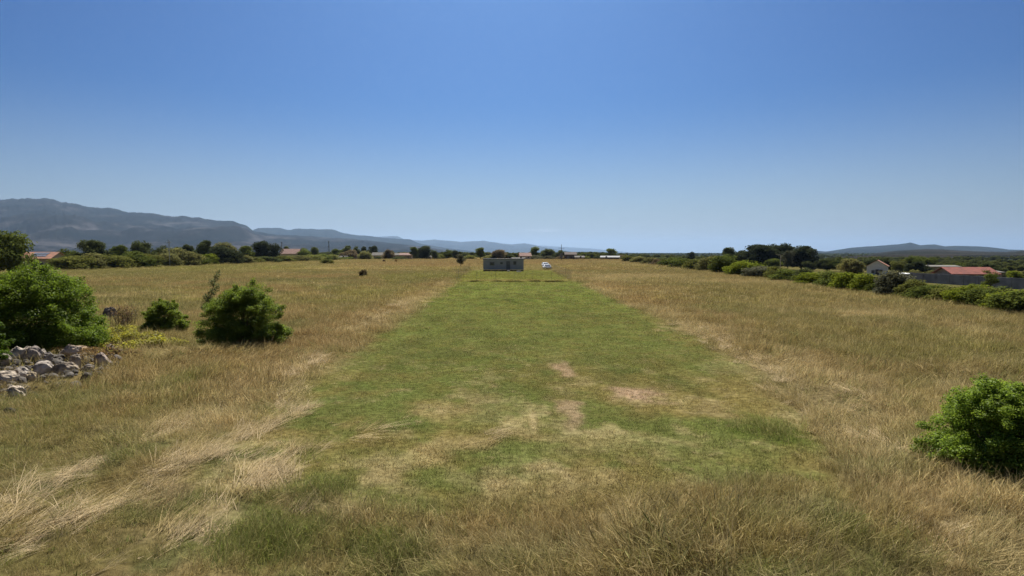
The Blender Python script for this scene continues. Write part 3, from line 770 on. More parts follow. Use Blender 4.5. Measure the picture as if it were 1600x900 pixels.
# near bushes, each with its own mesh
def lobed_blobs(g, W, D, H, nl, sub=8):
    """a shrub of separate leafy boughs: lobes on a dome with hollows between, each built of small sprays, and loose shoots"""
    sh = []
    out = [(0, 0, H * .40, W * .27, D * .27, H * .36), (0, 0, H * .18, W * .36, D * .36, H * .18)]
    nb = max(6, nl // 2)
    for k in range(nl + nb):
        if k < nl: a = k * 2.4 + g.normal(0, .25); e = ((k + .5) / nl) ** 1.05
        else: a = (k - nl) * 6.283 / nb + g.normal(0, .2); e = -.04
        ph = e * 1.45; rad = math.cos(ph) * g.uniform(.60, .80) * .5
        x, y, z = math.cos(a) * rad * W, math.sin(a) * rad * D, H * (.15 + .65 * math.sin(ph) * g.uniform(.80, 1.03))
        r = g.uniform(.12, .19)
        out.append((x, y, z, W * r * .62, D * r * .62, H * r * .62))
        for i in range(sub):
            d = g.normal(size=3); d[2] = abs(d[2]) * .9 + .1 if g.random() < .7 else d[2]; d /= np.linalg.norm(d)
            q = g.uniform(.055, .10)
            out.append((x + d[0] * r * W * .8, y + d[1] * r * D * .8, max(z + d[2] * r * H * .8, .05), W * q, D * q, H * q * .8))
        for i in range(2):
            d = g.normal(size=3) + np.array([x / W * 3, y / D * 3, .9]); d /= np.linalg.norm(d)
            for j in range(4):
                t = .70 + .11 * j
                sh.append((x + d[0] * r * W * t * 1.15, y + d[1] * r * D * t * 1.15, max(z + d[2] * r * H * t * 1.3, .05), .03 * W + .02, .03 * D + .02, .03 * H + .02))
    return out, sh

def near_bush(px, py, W, D, H, n, leaf, col, label, seed, nb=16, rz=0.0, dy=0.0):
    X, Y = at(px, py); Y += dy
    g = np.random.default_rng(seed)
    e = empty('bush', (X, Y, gz(X, Y)), rz, label, 'bush', 'leafy bushes in the meadow')
    bl, sh = lobed_blobs(g, W, D, H, nb)
    f = link('foliage', leaves_mesh('foliage', bl + sh, n, leaf, seed, M_LEAF, (.35, 1.12), zmin=.02, upbias=1.0), e)
    f.color = (*col, 1)
    sg = []
    for q in bl[2::9]:
        p = (q[0] * .35, q[1] * .35, q[2] * .5)
        sg += [((0, 0, -.1), p, .04, .022), (p, (q[0] * .92, q[1] * .92, q[2] * .95), .022, .006)]
    link('stem', branch_mesh('stem', sg, M_TWIG), e)
    return e

near_bush(1556, 742, 2.15, 2.0, 1.75, 120000, .026, (.19, .275, .036), 'rounded bright green bush in dry grass at the right edge', 101, 34)
near_bush(384, 538, 3.6, 3.0, 2.75, 90000, .040, (.17, .232, .034), 'rounded green bush right of the smaller one with a thin sapling behind it', 102, 24)
near_bush(258, 521, 2.1, 2.0, 1.8, 32000, .042, (.165, .22, .03), 'small green bush between the big leafy clump and the larger round bush', 103, 12)
near_bush(14, 562, 4.9, 4.2, 3.75, 120000, .048, (.145, .215, .024), 'biggest leafy green bush clump above the stone heap', 104, 34, dy=1.4)
near_bush(-34, 590, 1.8, 1.7, 1.9, 30000, .04, (.08, .135, .014), 'dark green low bush at the left frame edge beside the stones', 105, 12)

def sapling():
    X, Y = at(330, 505); g = np.random.default_rng(33)
    e = empty('sapling', (X, Y, gz(X, Y)), 0, 'thin grey green sapling sticking up behind the round bush', 'sapling')
    bl = [(.1 * i - .25 + g.normal(0, .1), g.normal(0, .12), .9 + .27 * i, .34 - .03 * i, .3 - .03 * i, .26) for i in range(8)]
    f = link('foliage', leaves_mesh('foliage', bl, 1500, .05, 5, M_LEAF, (.2, 1.0)), e); f.color = (.10, .125, .05, 1)
    link('stem', branch_mesh('stem', [((0, 0, -.1), (-.05, 0, 1.2), .03, .02), ((-.05, 0, 1.2), (.45, 0, 3.0), .02, .006)], M_TWIG), e)
sapling()

def creeper(pxs, label, col, n, seed):
    X, Y = at(*pxs[0]); g = np.random.default_rng(seed)
    e = empty('creeper', (X, Y, gz(X, Y)), 0, label, 'creeper')
    bl = []
    for p in pxs:
        a, b = at(*p)
        for k in range(10):
            u = a + g.normal(0, .5); v = b + g.normal(0, .7)
            bl.append((u - X, v - Y, gz(u, v) - gz(X, Y) + .10 + .24 * g.random() ** 2, .16 + .3 * g.random(), .16 + .3 * g.random(), .10 + .16 * g.random()))
    f = link('foliage', leaves_mesh('foliage', bl, n, .07, seed, M_LEAF, (.4, 1.0), -9, 1.2), e); f.color = (*col, 1)
creeper([(150, 548), (190, 552), (225, 536), (205, 522), (165, 532), (245, 545), (180, 540)], 'yellow green creeper trailing over the ground beyond the stone heap', (.30, .29, .045), 8000, 61)
creeper([(140, 555), (125, 565), (150, 572)], 'reddish brown withering creeper over the top of the stone heap', (.19, .125, .06), 2000, 62)

def bramble(px, py, H, label, seed, col):
    X, Y = at(px, py); g = np.random.default_rng(seed)
    e = empty('dry_shrub', (X, Y, gz(X, Y)), 0, label, 'dry shrub')
    sg = []
    for i in range(60):
        a = g.random() * 6.28; L = H * (.6 + .5 * g.random()); t = g.uniform(.1, .6)
        p0 = (g.normal(0, .3), g.normal(0, .3), -.05); p1 = (p0[0] + math.cos(a) * L * .35 * t, p0[1] + math.sin(a) * L * .35 * t, L * .6); p2 = (p1[0] + math.cos(a) * L * .4 * t, p1[1] + math.sin(a) * L * .4 * t, L)
        sg += [(p0, p1, .010, .007), (p1, p2, .007, .003)]
    link('twigs', branch_mesh('twigs', sg, M_TWIG), e)
    f = link('foliage', leaves_mesh('foliage', [(0, 0, H * .6, .7, .6, H * .45)], 700, .05, seed, M_LEAF, (.2, 1.0)), e); f.color = (*col, 1)
bramble(196, 512, 1.3, 'dry brown leafless shrub between two green bushes', 71, (.22, .15, .08))

# rocks of the heap
def rock(px, py, dx, dy, dz, label, seed, tint=(1, 1, 1), lift=0.0, rz=0.0):
    g = np.random.default_rng(seed)
    bm = bmesh.new(); bmesh.ops.create_icosphere(bm, subdivisions=4, radius=1)
    pl = []
    for i in range(13):
        n = g.normal(size=3); n /= np.linalg.norm(n); pl.append((n, g.uniform(.55, .92)))
    for v in bm.verts:
        c = np.array(v.co)
        for n, dd in pl:
            s = c @ n - dd
            if s > 0: c = c - n * s * .93
        k = 1 + .34 * (fbm(c[0:1] * 2.6 + seed, c[1:2] * 2.6 + c[2] * 2, 3, seed)[0] - .5) + .13 * (fbm(c[0:1] * 9 + seed, c[2:3] * 9 + c[1] * 7, 2, seed + 5)[0] - .5)
        v.co = Vector(c * k)
    for v in bm.verts: v.co = Vector((v.co.x * dx * .44, v.co.y * dy * .44, v.co.z * dz * .72))
    me = bpy.data.meshes.new('stone'); bm.to_mesh(me); bm.free(); me.materials.append(M_ROCK)
    o = link('stone', me); X, Y = at(px, py)
    o.location = (X, Y, gz(X, Y) + dz * .33 + lift); o.rotation_euler = (g.normal(0, .15), g.normal(0, .15), rz + g.random() * .8)
    o.color = (*tint, 1)
    tag(o, label, 'stone', 'stones of the heap by the bushes')
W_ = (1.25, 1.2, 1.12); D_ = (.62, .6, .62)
rock(28, 628, .62, .55, .48, 'pale flat topped stone with a dark underside, nearest the camera in the heap', 1, W_)
rock(12, 608, .85, .6, .42, 'long pale slab stone at the left end of the heap', 2, W_)
rock(36, 603, .58, .5, .5, 'rounded grey stone directly behind the pale flat topped one', 3)
rock(67, 595, .72, .55, .5, 'grey stone with a slanted face, right of the dark gap in the heap', 4, (1, 1, 1.02))
rock(51, 606, .36, .32, .3, 'small yellowish pale stone in the grass below the slanted grey one', 5, (1.3, 1.2, .95))
rock(28, 584, .70, .55, .55, 'pale grey stone at the dark foot of the leafy bushes', 6, (1.12, 1.1, 1.08))
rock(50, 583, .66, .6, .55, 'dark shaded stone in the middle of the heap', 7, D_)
rock(62, 570, .60, .5, .42, 'knobbly grey stone tucked under the leafy branches', 8, (.8, .8, .82))
rock(46, 573, .50, .45, .40, 'light capped stone between the dark one and the branches', 9, W_, .08)
rock(103, 592, .85, .6, .42, 'broad low grey stone sunk in grass at the foot of the heap', 10, (.85, .8, .74))
rock(112, 577, .75, .5, .36, 'tilted flat slab resting on the broad low stone', 11, (1.0, .92, .85), .16)
rock(119, 585, .40, .4, .48, 'upright small stone beside the tilted slab', 12, (.9, .86, .8))
rock(161, 578, .66, .55, .46, 'mauve grey rounded stone alone at the right end of the heap', 13, (.95, .88, .88))
rock(173, 556, .40, .4, .50, 'upright grey stone half buried in the creeper', 14, (.9, .9, .86))
rock(107, 537, .60, .5, .52, 'dark faced stone with a bright rim crowning the heap', 15, (.85, .78, .76), .42)
rock(90, 547, .62, .5, .34, 'low pale stone left of the crowning stone', 16, (1.05, 1, .92), .28)
rock(142, 530, .42, .4, .36, 'greenish grey stone peeping above the creeper behind the heap', 17, (1, 1.05, .9), .22)
rock(120, 562, .95, .7, .40, 'wide earthy brown stone in the centre of the heap', 18, (.80, .66, .5), .12)
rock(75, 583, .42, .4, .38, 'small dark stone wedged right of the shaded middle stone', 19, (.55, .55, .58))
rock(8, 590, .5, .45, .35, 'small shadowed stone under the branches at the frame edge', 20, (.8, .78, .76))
rock(140, 590, .36, .32, .24, 'little flat stone in grass between the slab and the mauve stone', 21, (.9, .85, .8))
rock(172, 498, .85, .7, .75, 'dark grey boulder behind the big bush, beside the dry shrub', 22, (.6, .58, .6))
rock(196, 510, .5, .45, .36, 'pale stone at the foot of the dry leafless shrub', 23, (1.15, 1.1, 1.05))

def rubble():
    objs = []
    for i in range(5):
        g = np.random.default_rng(400 + i); bm = bmesh.new(); bmesh.ops.create_icosphere(bm, subdivisions=2, radius=1)
        pl = [(n / np.linalg.norm(n), g.uniform(.5, .9)) for n in g.normal(size=(10, 3))]
        for v in bm.verts:
            c = np.array(v.co)
            for n, dd in pl:
                q = c @ n - dd
                if q > 0: c = c - n * q * .95
            v.co = Vector(c * (1, .85, .7))
        me = bpy.data.meshes.new('rubble'); bm.to_mesh(me); bm.free(); me.materials.append(M_RUBBLE); objs.append(bpy.data.objects.new('rubble', me))
    n = 460
    px = RNG.uniform(0, 185, n); py = 618 - px * .30 - RNG.normal(0, 14, n) - 8
    P = np.array([at(a, b) for a, b in zip(px, py)]); z = ground_z(P[:, 0], P[:, 1])
    sc = RNG.uniform(.03, .14, n) * (.6 + RNG.random(n))
    c = np.array((.27, .24, .205))[None] * RNG.uniform(.45, 1.35, (n, 1))
    scatter('rubble', 'small broken stones and rubble between the larger stones of the heap', 'rubble', [(objs, np.column_stack([P, z + sc * .3]), RNG.uniform(0, 6.28, n), RNG.normal(0, .4, n), sc, c)])
M_RUBBLE = blade_mat('rubble_stone', 0.0, 0.0)
rubble()

# ------------------------------------------------------------------ distant trees and hedges
def unit_tree(seed, W, trunk=.22, n=6500, leaf=.042, nb=34, taper=1.0):
    g = np.random.default_rng(seed)
    bl = []
    hb = trunk
    for i in range(nb):
        a = g.random() * 6.28; u = g.random(); z = hb + (1 - hb) * (.10 + .78 * u)
        rad = W * .5 * (1 - abs(u - .42) ** 1.7 * 1.25 * taper) * (.15 + .78 * g.random())
        r = g.uniform(.065, .19) * (.8 + .4 * W)
        bl.append((math.cos(a) * rad, math.sin(a) * rad, min(z, 1 - r * .75), r * 1.1, r * 1.1, r * .85))
    cr = leaves_mesh('crown', bl, n, leaf, seed, M_FARLEAF, (.3, 1.05))
    sg = [((0, 0, -.05), (.01, 0, hb + .1), .035, .026), ((.01, 0, hb + .1), (0, .02, .75), .026, .008)]
    for i in range(7):
        a = g.random() * 6.28; z = hb + .35 * g.random()
        sg.append(((0, 0, z), (math.cos(a) * W * .32, math.sin(a) * W * .32, z + .22), .014, .004))
    return cr, branch_mesh('trunk', sg, M_BARK), W

def unit_bush(seed, W, n=3400, leaf=.06, nb=22):
    g = np.random.default_rng(seed)
    cr = leaves_mesh('foliage', dome_blobs(g, W, W * .9, 1.0, nb, (.10, .26)), n, leaf, seed, M_FARLEAF, (.3, 1.15), 0.0)
    return cr, branch_mesh('stem', stems(g, W, 1.0, 6, .02), M_TWIG), W

TREES = {'round': [unit_tree(200 + i, 1.0, .14) for i in range(4)], 'tall': [unit_tree(210 + i, .62, .16, 3600) for i in range(3)],
         'wide': [unit_tree(220 + i, 1.35, .12, 8500, .042, 46) for i in range(3)], 'open': [unit_tree(230 + i, .95, .24, 2600, .046, 18) for i in range(2)]}
BUSHES = [unit_bush(240 + i, 1.25 + .15 * (i % 3), 4600, .052, 26) for i in range(6)]
BIGBUSH = [unit_bush(260 + i, 1.2, 6500, .045, 34) for i in range(3)]
cnt = {'n': 0}

def plant(kind, px, top, width, d, col, label, group=None, base=None, name=None):
    """a tree or bush standing at depth d whose crown top and width are read from the photo"""
    cnt['n'] += 1; i = cnt['n']
    X = (px - 800) / F * d; z = gz(X, d)
    H = CAMZ + (HZ - top) / F * d - z
    Wd = width / F * d
    if kind in TREES:
        V = TREES[kind][i % len(TREES[kind])]; nm, cat, a, b = name or 'tree', 'tree', 'crown', 'trunk'
    else:
        V = (BIGBUSH if kind == 'big' else BUSHES)[i % (3 if kind == 'big' else 6)]; nm, cat, a, b = name or 'hedge_bush', 'bush', 'foliage', 'stem'
    e = empty(nm, (X, d, z), (i * 2.4) % 6.28, label, cat, group)
    s = Wd / V[2]
    e.scale = (s, s, H)
    if d > 280: col = tuple(q * 1.3 + .010 for q in col)  # far plants get a raised, greyer colour in place of haze
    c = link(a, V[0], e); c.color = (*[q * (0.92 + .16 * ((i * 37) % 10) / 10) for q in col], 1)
    link(b, V[1], e)
    return e

OLV = (.135, .145, .042); PALE = (.18, .18, .075); DARK = (.080, .096, .040); VDARK = (.047, .058, .032); MIDG = (.105, .13, .034)
BRIGHT = (.16, .195, .026); GREY = (.12, .125, .085); BRNG = (.14, .11, .07)
GL = 'hedge bushes along the left field edge'
def ld(px): return 3600.0 / (420.5 - 0.0372 * (px - 140) - HZ)
for (px, w, top, col, lab) in [
    (112, 44, 397, OLV, 'olive hedge bush at the left start of the field hedge, beside the big near bush'),
    (140, 36, 397, PALE, 'pale olive hedge bush below the rounded tree nearest the red roof'),
    (163, 34, 396, OLV, 'olive hedge bush second right of the rounded tree by the red roof'),
    (187, 34, 397, OLV, 'low olive hedge bush below the small dark tree in the left hedge'),
    (212, 36, 394, MIDG, 'mid green hedge bush under the broad tree left of the concrete pole'),
    (236, 30, 396, OLV, 'olive hedge bush just left of the thin concrete pole'),
    (258, 28, 394, PALE, 'pale hedge bush right at the foot of the thin concrete pole'),
    (282, 36, 389, PALE, 'tall pale grey green hedge bush right of the thin concrete pole'),
    (306, 28, 394, MIDG, 'mid green hedge bush between the pale tall one and the yellowish one'),
    (325, 26, 395, BRIGHT, 'yellowish green hedge bush left of the very dark round one'),
    (349, 35, 386, VDARK, 'very dark round dense bush standing out in the left field hedge'),
    (377, 30, 398, PALE, 'pale low hedge bush right of the very dark round one'),
    (396, 26, 400, OLV, 'low olive hedge bush below the dark broad tree'),
    (417, 32, 400, DARK, 'low dark hedge bush right under the dark broad tree'),
    (441, 28, 399, OLV, 'low olive hedge bush below the pink roof'),
    (461, 28, 398, PALE, 'pale hedge bush right of the pink roof at the field edge'),
    (482, 28, 397, OLV, 'olive hedge bush in front of the far mast'),
    (500, 24, 397, MIDG, 'mid green hedge bush right of the far mast base'),
    (519, 24, 397, OLV, 'last olive hedge bush before the low white shed roof'),
    (538, 20, 401, MIDG, 'small green bush in front of the low white shed roof')]:
    plant('big' if w > 33 else 'bush', px, top, w * 1.6, ld(px), col, lab, GL)
    RNG.random()

GT = 'trees behind the left hedge'
for (k, px, top, w, d, col, lab) in [
    ('wide', 14, 362, 74, 100, MIDG, 'tall broad tree at the left frame edge beside the red roof'),
    ('round', 106, 388, 34, 175, MIDG, 'loose green tree directly right of the red roof'),
    ('round', 148, 375, 44, 180, DARK, 'rounded tree, highest in the hedge just right of the red roof'),
    ('round', 184, 383, 32, 190, MIDG, 'smaller rounded tree between two taller ones in the left hedge'),
    ('wide', 224, 377, 42, 200, DARK, 'broad tree with a double crown left of the concrete pole'),
    ('round', 254, 383, 26, 210, DARK, 'dark tree top showing just left of the concrete pole'),
    ('round', 278, 386, 22, 230, DARK, 'small dark tree top right of the concrete pole'),
    ('round', 297, 382, 22, 230, DARK, 'dark pointed tree top behind the tall pale bush'),
    ('round', 321, 376, 30, 235, DARK, 'tall dark tree left of the very dark round bush'),
    ('wide', 352, 379, 44, 245, PALE, 'pale green crown rising behind the very dark round bush'),
    ('round', 386, 384, 24, 250, MIDG, 'mid green tree between the pale crown and the dark broad tree'),
    ('wide', 416, 377, 44, 260, VDARK, 'dark broad dense tree left of the pink roof'),
    ('round', 449, 385, 14, 330, DARK, 'small dark tree right behind the pink roof'),
    ('round', 474, 387, 24, 300, MIDG, 'rounded green tree right of the pink roof'),
    ('round', 492, 386, 16, 320, DARK, 'narrow dark tree left of the far mast'),
    ('round', 528, 389, 22, 350, MIDG, 'low tree top right of the far mast'),
    ('round', 543, 384, 17, 370, DARK, 'dark round tree above the low white shed roof'),
    ('round', 558, 384, 13, 375, DARK, 'first of two dark tree crowns touching, right of the white shed'),
    ('round', 569, 385, 11, 375, VDARK, 'second of two dark tree crowns touching, right of the white shed'),
    ('round', 583, 384, 19, 375, VDARK, 'dark round tree above the pale roofed cottage')]:
    plant(k, px, top, w, d, col, lab, GT)
GC = 'trees along the far field edge'
for (k, px, top, w, d, col, lab) in [
    ('big', 547, 391, 30, 350, BRNG, 'brownish pink bush right beside the low white shed'),
    ('big', 570, 391, 22, 340, PALE, 'pale olive domed bush in front of the pale roofed cottage'),
    ('bush', 590, 400, 14, 345, DARK, 'small dark bush below the pale roofed cottage'),
    ('round', 608, 390, 19, 350, BRNG, 'brownish rounded bush between the two pale roofed cottages'),
    ('bush', 625, 400, 26, 345, DARK, 'dark low bushes strip below the second pale roofed cottage'),
    ('tall', 647, 386, 12, 350, MIDG, 'slim pale green tree left of the large dark round tree'),
    ('round', 664, 384, 24, 352, VDARK, 'large dark round tree at the far field edge, left of the small field tree'),
    ('tall', 679, 391, 10, 352, DARK, 'narrow dark tree right of the large dark round one at the far edge'),
    ('bush', 689, 397, 20, 352, OLV, 'low olive bush between the narrow dark tree and the paired trees'),
    ('round', 700, 389, 14, 354, MIDG, 'green left one of the paired trees behind the small field tree'),
    ('round', 712, 391, 13, 354, VDARK, 'dark right one of the paired trees behind the small field tree'),
    ('bush', 733, 398, 30, 354, OLV, 'low olive bush behind the small field tree'),
    ('tall', 751, 386, 14, 350, MIDG, 'tall slim tree rising at the left corner of the grey cabin'),
    ('bush', 765, 398, 26, 352, PALE, 'pale bush showing above the left part of the cabin roof'),
    ('round', 779, 390, 24, 350, BRNG, 'brownish green tree behind the middle of the cabin roof'),
    ('round', 796, 395, 16, 354, DARK, 'low dark tree left of the house behind the cabin'),
    ('tall', 835, 385, 13, 350, MIDG, 'slim upright tree right of the house behind the cabin'),
    ('bush', 838, 398, 24, 345, GREY, 'greyish bush just right of the cabin roof end'),
    ('wide', 855, 389, 26, 352, DARK, 'broad dark tree left of the utility pole with crossarm'),
    ('bush', 858, 399, 20, 345, GREY, 'greyish bush below the broad dark tree left of the utility pole'),
    ('round', 876, 391, 17, 356, DARK, 'dark tree right behind the utility pole with crossarm'),
    ('bush', 876, 399, 18, 345, BRNG, 'brownish bush at the foot of the utility pole with crossarm'),
    ('round', 911, 395, 11, 360, MIDG, 'small tree right beside the white roofed shed'),
    ('bush', 916, 400, 16, 352, OLV, 'olive bush in front of the white roofed shed'),
    ('tall', 925, 396, 7, 358, DARK, 'thin dark conifer between the shed and the long white barn'),
    ('round', 934, 399, 14, 352, DARK, 'dark low tree at the left end of the long white barn'),
    ('open', 953, 388.5, 19, 372, MIDG, 'round crowned lone tree standing above the long white barn'),
    ('bush', 973, 398, 14, 350, BRNG, 'brown olive bush at the right end of the long white barn'),
    ('round', 993, 399, 18, 330, VDARK, 'dark low tree behind the start of the right hedge'),
    ('round', 1010, 398, 16, 325, VDARK, 'dark tree second behind the start of the right hedge'),
    ('round', 1031, 402, 24, 320, DARK, 'low dark tree crowns behind the right hedge, left of the round one'),
    ('round', 1055, 402, 26, 320, DARK, 'low spread dark tree touching the round dark one')]:
    plant(k, px, top, w, d, col, lab, GC)

GR = 'hedge bushes along the right field edge'
def rbase(px): return float(np.interp(px, [970, 980, 1040, 1120, 1200, 1300, 1400, 1500, 1600, 1700], [408, 409, 415, 425, 434, 447, 460, 474, 489, 506]))
def rd(px): return 3600.0 / (rbase(px) - HZ)
for (px, w, top, col, lab) in [
    (984, 16, 401, OLV, 'first small olive bush at the far end of the right hedge'),
    (999, 18, 402, PALE, 'pale bush second from the far end of the right hedge'),
    (1015, 18, 403, PALE, 'pale grey green bush third from the far end of the right hedge'),
    (1031, 18, 405, BRNG, 'brownish bush in the far part of the right hedge'),
    (1048, 22, 403, MIDG, 'green bush in the right hedge, left of the round dark tree'),
    (1066, 24, 406, MIDG, 'low green bush below the round dark tree in the right hedge'),
    (1088, 26, 405, OLV, 'olive bush in the right hedge just right of the round dark tree'),
    (1106, 22, 401, PALE, 'pale bush left of the big green tree in the right hedge'),
    (1163, 34, 408, BRIGHT, 'bright yellow green bush right of the big green tree in the right hedge'),
    (1190, 36, 416, GREY, 'grey green domed bush left of the lamp pole in the right hedge'),
    (1214, 26, 417, OLV, 'olive bush at the foot of the lamp pole in the right hedge'),
    (1235, 32, 422, MIDG, 'green low bush right of the lamp pole in the right hedge'),
    (1253, 20, 419, DARK, 'dark upright bush in the right hedge before the brown field patch'),
    (1276, 34, 429, BRIGHT, 'low bright green bush in front of the brown field patch'),
    (1305, 36, 424, MIDG, 'green bush where the right hedge thickens, left of the olive tree'),
    (1334, 36, 425, BRIGHT, 'bright green bush under the olive tree left of the white house'),
    (1360, 32, 431, BRIGHT, 'bright bush just below the white gabled house'),
    (1383, 26, 435, MIDG, 'dark based green bush below the roof end of the white house'),
    (1397, 34, 420, GREY, 'tall grey green willowy bush in front of the white house'),
    (1432, 34, 440, OLV, 'olive bush just right of the gap in the right hedge'),
    (1461, 38, 445, MIDG, 'green hedge bush below the left part of the grey block wall'),
    (1490, 38, 446, OLV, 'olive hedge bush below the red roofed house'),
    (1520, 40, 448, BRIGHT, 'yellow green hedge bush left of the small tree by the block wall'),
    (1552, 42, 448, MIDG, 'green hedge bush right below the small tree by the block wall'),
    (1582, 44, 451, BRIGHT, 'bright green hedge bush near the right frame edge'),
    (1615, 50, 452, MIDG, 'green hedge bush cut by the right frame edge')]:
    plant('big' if w > 30 else 'bush', px, top - 2.2, w * 1.85, rd(px), col, lab, GR)
plant('big', 1131, 396, 46, rd(1131), MIDG, 'big green rounded tree bush, tallest in the right hedge', GR)

GB = 'trees beyond the right hedge'
for (k, px, top, w, d, col, lab) in [
    ('round', 1079, 393.5, 17, 300, VDARK, 'round dark ball shaped tree standing alone above the right hedge'),
    ('round', 1140, 387, 30, 240, DARK, 'dark tree left of the big dark tree group, above the green hedge tree'),
    ('wide', 1165, 391, 42, 240, VDARK, 'lower dark tree joining the big dark group from the left'),
    ('round', 1186, 382, 54, 232, VDARK, 'left tall crown of the big dark tree group'),
    ('wide', 1213, 381, 66, 236, VDARK, 'central widest crown of the big dark tree group'),
    ('round', 1252, 384.5, 48, 228, VDARK, 'right separate dark round tree of the big dark group'),
    ('open', 1231, 391, 18, 224, GREY, 'pale grey leafed tree in the gap of the big dark group'),
    ('round', 1207, 404, 26, 222, MIDG, 'mid green bushy tree in front of the big dark group'),
    ('wide', 1262, 408, 26, 222, DARK, 'low dark tree at the right foot of the dark group'),
    ('wide', 1292, 404, 34, 225, DARK, 'dark low tree mass right of the brown field patch'),
    ('round', 1314, 401, 28, 220, MIDG, 'green tree behind the olive tree, left of the white house'),
    ('round', 1331, 404, 36, 150, PALE, 'pale olive tree left of the white gabled house'),
    ('wide', 1360, 402, 40, 215, DARK, 'dark tree right behind the white house gable'),
    ('round', 1381, 403, 26, 220, DARK, 'dark tree behind the roof ridge of the white house'),
    ('round', 1408, 405, 26, 205, OLV, 'olive tree just right of the white house roof'),
    ('wide', 1424, 400, 38, 210, MIDG, 'taller green tree between the white house and the pale roof'),
    ('wide', 1450, 402, 36, 214, MIDG, 'wide green tree above the left end of the pale roof'),
    ('round', 1435, 409, 34, 165, VDARK, 'very dark tree left of the pale flat roof'),
    ('bush', 1431, 420, 26, 140, PALE, 'pale bush just behind the left end of the grey block wall'),
    ('bush', 1455, 421, 26, 138, PALE, 'pale bush second behind the grey block wall'),
    ('bush', 1470, 419, 24, 142, GREY, 'grey green bush left of the red roofed house'),
    ('round', 1467, 411, 20, 200, DARK, 'dark tree top behind the pale flat roof'),
    ('round', 1496, 410, 30, 190, MIDG, 'green tree behind the left end of the red roof'),
    ('round', 1515, 411, 22, 190, DARK, 'dark tree behind the middle of the red roof'),
    ('round', 1550, 410, 36, 180, DARK, 'dark tree behind the right end of the red roof'),
    ('bush', 1546, 420, 30, 118, OLV, 'olive bush at the right end of the red roofed house'),
    ('round', 1570, 424, 22, 135, GREY, 'grey tree right of the red roofed house'),
    ('round', 1586, 423, 22, 132, BRIGHT, 'yellow green rounded tree behind the wall near the right edge'),
    ('round', 1604, 421, 24, 134, OLV, 'olive tree behind the wall cut by the right frame edge'),
    ('open', 1549, 428, 26, 92, MIDG, 'small open tree in front of the grey block wall')]:
    plant(k, px, top, w, d, col, lab, GB)

def far_woods():
    objs = []
    for k in ('round', 'wide', 'round'):
        for i in range(2):
            me = TREES[k][i][0].copy(); me.materials.clear(); me.materials.append(M_WOODS); objs.append(bpy.data.objects.new('crown', me))
    n = 5200
    t = RNG.random(n); y = 372 * (4200 / 372) ** (t ** 1.25); x = RNG.uniform(-1.05, 1.05, n) * y
    y2 = RNG.uniform(245, 420, 500); x2 = hedge_x(y2) + 60 + RNG.uniform(0, 1, 500) ** .8 * 330
    y3 = RNG.uniform(372, 420, 420); x3 = RNG.uniform(-150, 62, 420)
    x4 = -RNG.uniform(122, 330, 420); y4 = RNG.uniform(.9, 1.0, 420) * 0 + RNG.uniform(150, 400, 420)
    x = np.concatenate([x, x2, x3, x4]); y = np.concatenate([y, y2, y3, y4])
    keep = (x < hedge_x(y) - 200) | (y > 368) | (x > hedge_x(y) + 55) | (x < -118)
    keep &= fbm(x * .012, y * .012, 3, 88) > .36
    x, y = x[keep], y[keep]; n = len(x)
    h = RNG.uniform(2.6, 5.2, n) * np.where(y < 420, .8, 1.0)
    z = ground_z(x, y)
    px = 800 + x / y * F                       # they follow the foot of the hill at the right
    s3 = np.stack([h * RNG.uniform(.9, 1.5, n), h * RNG.uniform(.9, 1.5, n), h], -1)
    c = np.array(DARK)[None] * RNG.uniform(.8, 1.6, (n, 1)); c = mixc(c, OLV, RNG.random(n) ** 1.3 * .9)  # crowns brightened and mixed paler, haze put into their colour
    scatter('far_woods', 'far scrub woods and hedges spread over the plain below the hills', 'woods', [(objs, np.stack([x, y, z - .15], -1), RNG.uniform(0, 6.28, n), np.zeros(n), s3, c)])
M_WOODS = leaf_mat('woods_leaf', .35, .0, instancer=True)
far_woods()

def groundplant(kind, px, py, w, h, col, label, name='shrub'):
    X, Y = at(px, py); return plant(kind, px, HZ + (CAMZ - 0) * F / Y - h, w, Y, col, label, None, name=name)
groundplant('bush', 568, 432, 14, 12, BRNG, 'brown dark shrub standing alone in the left meadow')
groundplant('bush', 512, 412.5, 20, 9, OLV, 'low spreading shrub in the field before the hedge end')
groundplant('bush', 600, 409.5, 6, 4, BRNG, 'tiny dark shrub far out in the brown field, left of its twin')
groundplant('bush', 619, 409.5, 5, 5, REDBR, 'tiny reddish shrub far out in the brown field, right of its twin')
groundplant('open', 720, 416, 17, 19, GREY, 'small thin field tree beside the cabin yard fence', 'tree')

# dry weeds along the foot of the front yard fence
for (px, w, lab) in [(742, 16, 'dry weed tuft at the left end of the yard fence foot'), (776, 14, 'dry weed tuft at the fence foot below the cabin window'), (803, 22, 'dark dry weed tuft at the fence foot below the cabin middle'), (835, 16, 'dry weed tuft at the fence foot right of the cabin'), (868, 26, 'wide dry weed tuft at the right end of the yard fence foot')]:
    groundplant('bush', px, 439.8, w * 1.5, 2.6, (.23, .21, .08), lab, 'weed_tuft')

